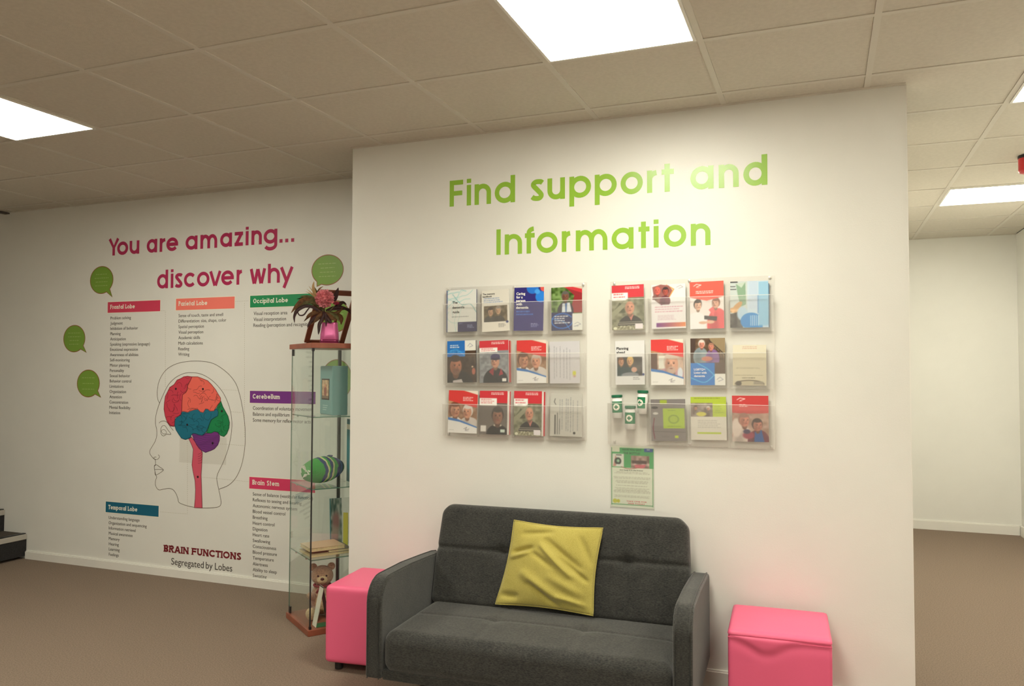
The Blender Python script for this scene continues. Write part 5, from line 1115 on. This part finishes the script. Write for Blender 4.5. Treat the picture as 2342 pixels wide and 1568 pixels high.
LC = [mat('leaf_brown', rgb(134, 92, 54), .55, noise=.5, nscale=60), mat('leaf_purple', rgb(78, 48, 48), .45, noise=.3, nscale=60), mat('leaf_olive', rgb(120, 112, 66), .55, noise=.4, nscale=60), mat('leaf_gold', rgb(196, 160, 110), .6), mat('leaf_green', rgb(50, 92, 58), .55)]
def leaf(P, wd, c, d0=0, d1=0, tw=.5, nm='leaf'):
    Q = smooth2(P, n=6); n = len(Q); bm = bmesh.new(); prev = None
    for i, (x, y) in enumerate(Q):
        f = i/(n-1); p = scr(x, y, d0+(d1-d0)*f); q = scr(*Q[min(n-1, i+1)], d0) - scr(*Q[max(0, i-1)], d0)
        side = q.cross(D0).normalized(); side = (side*math.cos(tw*f)+D0*math.sin(tw*f)); w_ = wd*max(.04, math.sin(math.pi*(.12+.88*f))**.7)
        r = [bm.verts.new(p-side*w_), bm.verts.new(p-D0*w_*.35), bm.verts.new(p+side*w_)]
        if prev:
            for k in range(2): bm.faces.new((prev[k], prev[k+1], r[k+1], r[k]))
        prev = r
    bmesh.ops.solidify(bm, geom=list(bm.faces), thickness=.0008)
    return obj(nm, bm, LC[c], va, world=True, smooth=True)
for P, wd, c, d0, d1 in [
    ([(800,720),(600,560),(440,520),(320,600),(200,750)], .016, 0, .0, .05), ([(800,700),(620,560),(480,540),(380,600),(250,740)], .015, 2, .01, .03),
    ([(760,720),(520,620),(340,680),(262,800),(264,930)], .010, 1, .02, .06), ([(720,740),(560,650),(500,690),(430,780),(350,785),(325,710),(420,650),(520,655)], .004, 1, .04, .02),
    ([(800,700),(640,520),(500,455),(360,450)], .010, 2, -.01, .0), ([(780,700),(600,520),(440,480),(300,500)], .009, 4, -.02, -.02), ([(780,740),(640,740),(540,780),(470,825)], .012, 0, .02, .06),
    ([(780,760),(650,820),(560,900),(490,1010)], .012, 1, .03, .07), ([(780,760),(600,760),(500,830),(430,900)], .007, 0, .0, .03),
    ([(740,620),(680,470),(600,370),(515,262)], .0035, 3, .0, .0), ([(740,640),(660,470),(580,400),(480,315)], .0035, 3, .0, .0), ([(740,650),(650,490),(560,410),(455,360)], .0035, 3, .0, .0),
    ([(720,720),(650,480),(600,300),(612,180)], .010, 3, -.01, -.02), ([(740,700),(680,460),(700,330),(780,268)], .006, 0, -.01, -.02), ([(720,700),(640,520),(650,380),(600,260)], .011, 2, -.03, -.03),
    ([(830,700),(980,650),(1110,650),(1210,690),(1275,765)], .010, 1, .01, .02), ([(830,720),(1010,640),(1120,560),(1200,600)], .012, 1, .0, .03), ([(840,740),(960,780),(1090,830),(1100,960)], .018, 0, .0, .03),
    ([(800,740),(760,850),(710,950),(700,1060),(690,1140)], .010, 1, .06, .06), ([(820,740),(830,850),(825,1000)], .007, 1, .07, .06), ([(980,540),(1010,420),(1050,290)], .013, 1, -.01, -.02),
    ([(850,700),(1100,680),(1220,672),(1278,720)], .006, 1, .02, .02), ([(800,740),(900,820),(1010,880)], .015, 0, .04, .05), ([(760,720),(700,820),(600,900),(560,960)], .013, 0, .04, .05), ([(800,760),(780,840),(740,930)], .012, 0, .05, .06),
    ([(860,740),(980,760),(1060,720),(1140,640)], .012, 0, .02, .02), ([(780,720),(820,800),(900,900),(930,930)], .013, 1, .05, .06), ([(840,720),(900,760),(1020,820),(1060,900)], .014, 2, .03, .04)]:
    leaf(P, wd, c, d0, d1)
M_bloom = mat('bloom_pink', rgb(228, 142, 150), .7, noise=.2, nscale=90); M_bloom2 = mat('bloom_red', rgb(206, 80, 112), .6)
bm = bmesh.new(); rr = random.Random(8); fc = scr(800, 490, .03)
for k in range(300):        # tight ball of short curled petals
    z = 1-2*(k+.5)/300; a = k*2.39996; d = Vector((math.sqrt(1-z*z)*math.cos(a), math.sqrt(1-z*z)*math.sin(a), z)); R0 = .049*rr.uniform(.85, 1.1)
    s1 = d.cross(Vector((rr.uniform(-1, 1), rr.uniform(-1, 1), rr.uniform(-1, 1)))).normalized(); s2 = d.cross(s1)
    p = fc+d*R0*.6; q = [p-s1*.003, p+s1*.003, fc+d*R0+s1*.0055+s2*.003, fc+d*(R0+.004)+s2*.009, fc+d*R0-s1*.0055+s2*.003]; bm.faces.new([bm.verts.new(v) for v in q])
f_ = obj('bloom', bm, M_bloom, va, world=True); bm = bmesh.new(); sphere(bm, fc, .034, 16); obj('bloom_core', bm, M_bloom, f_, world=True, smooth=True)
bm = bmesh.new(); fc = scr(1010, 570, .02)
for k in range(40):
    z = 1-2*(k+.5)/40; a = k*2.39996; d = Vector((math.sqrt(1-z*z)*math.cos(a), math.sqrt(1-z*z)*math.sin(a), z*.6)); s1 = d.cross(Vector((.3, .5, .8))).normalized()
    bm.faces.new([bm.verts.new(v) for v in (fc, fc+d*.012+s1*.005, fc+d*.022, fc+d*.012-s1*.005)])
obj('bloom', bm, M_bloom2, va, world=True)['label'] = 'small deep pink bloom'
for k, (x, y) in enumerate(((800, 560), (1000, 600), (760, 700), (860, 700))):
    bm = bmesh.new(); tube(bm, [scr(x, y, .02), scr(820, 780, .02), scr(850, 980, .0)], .002, 6); obj('stem', bm, LC[2], va, world=True)
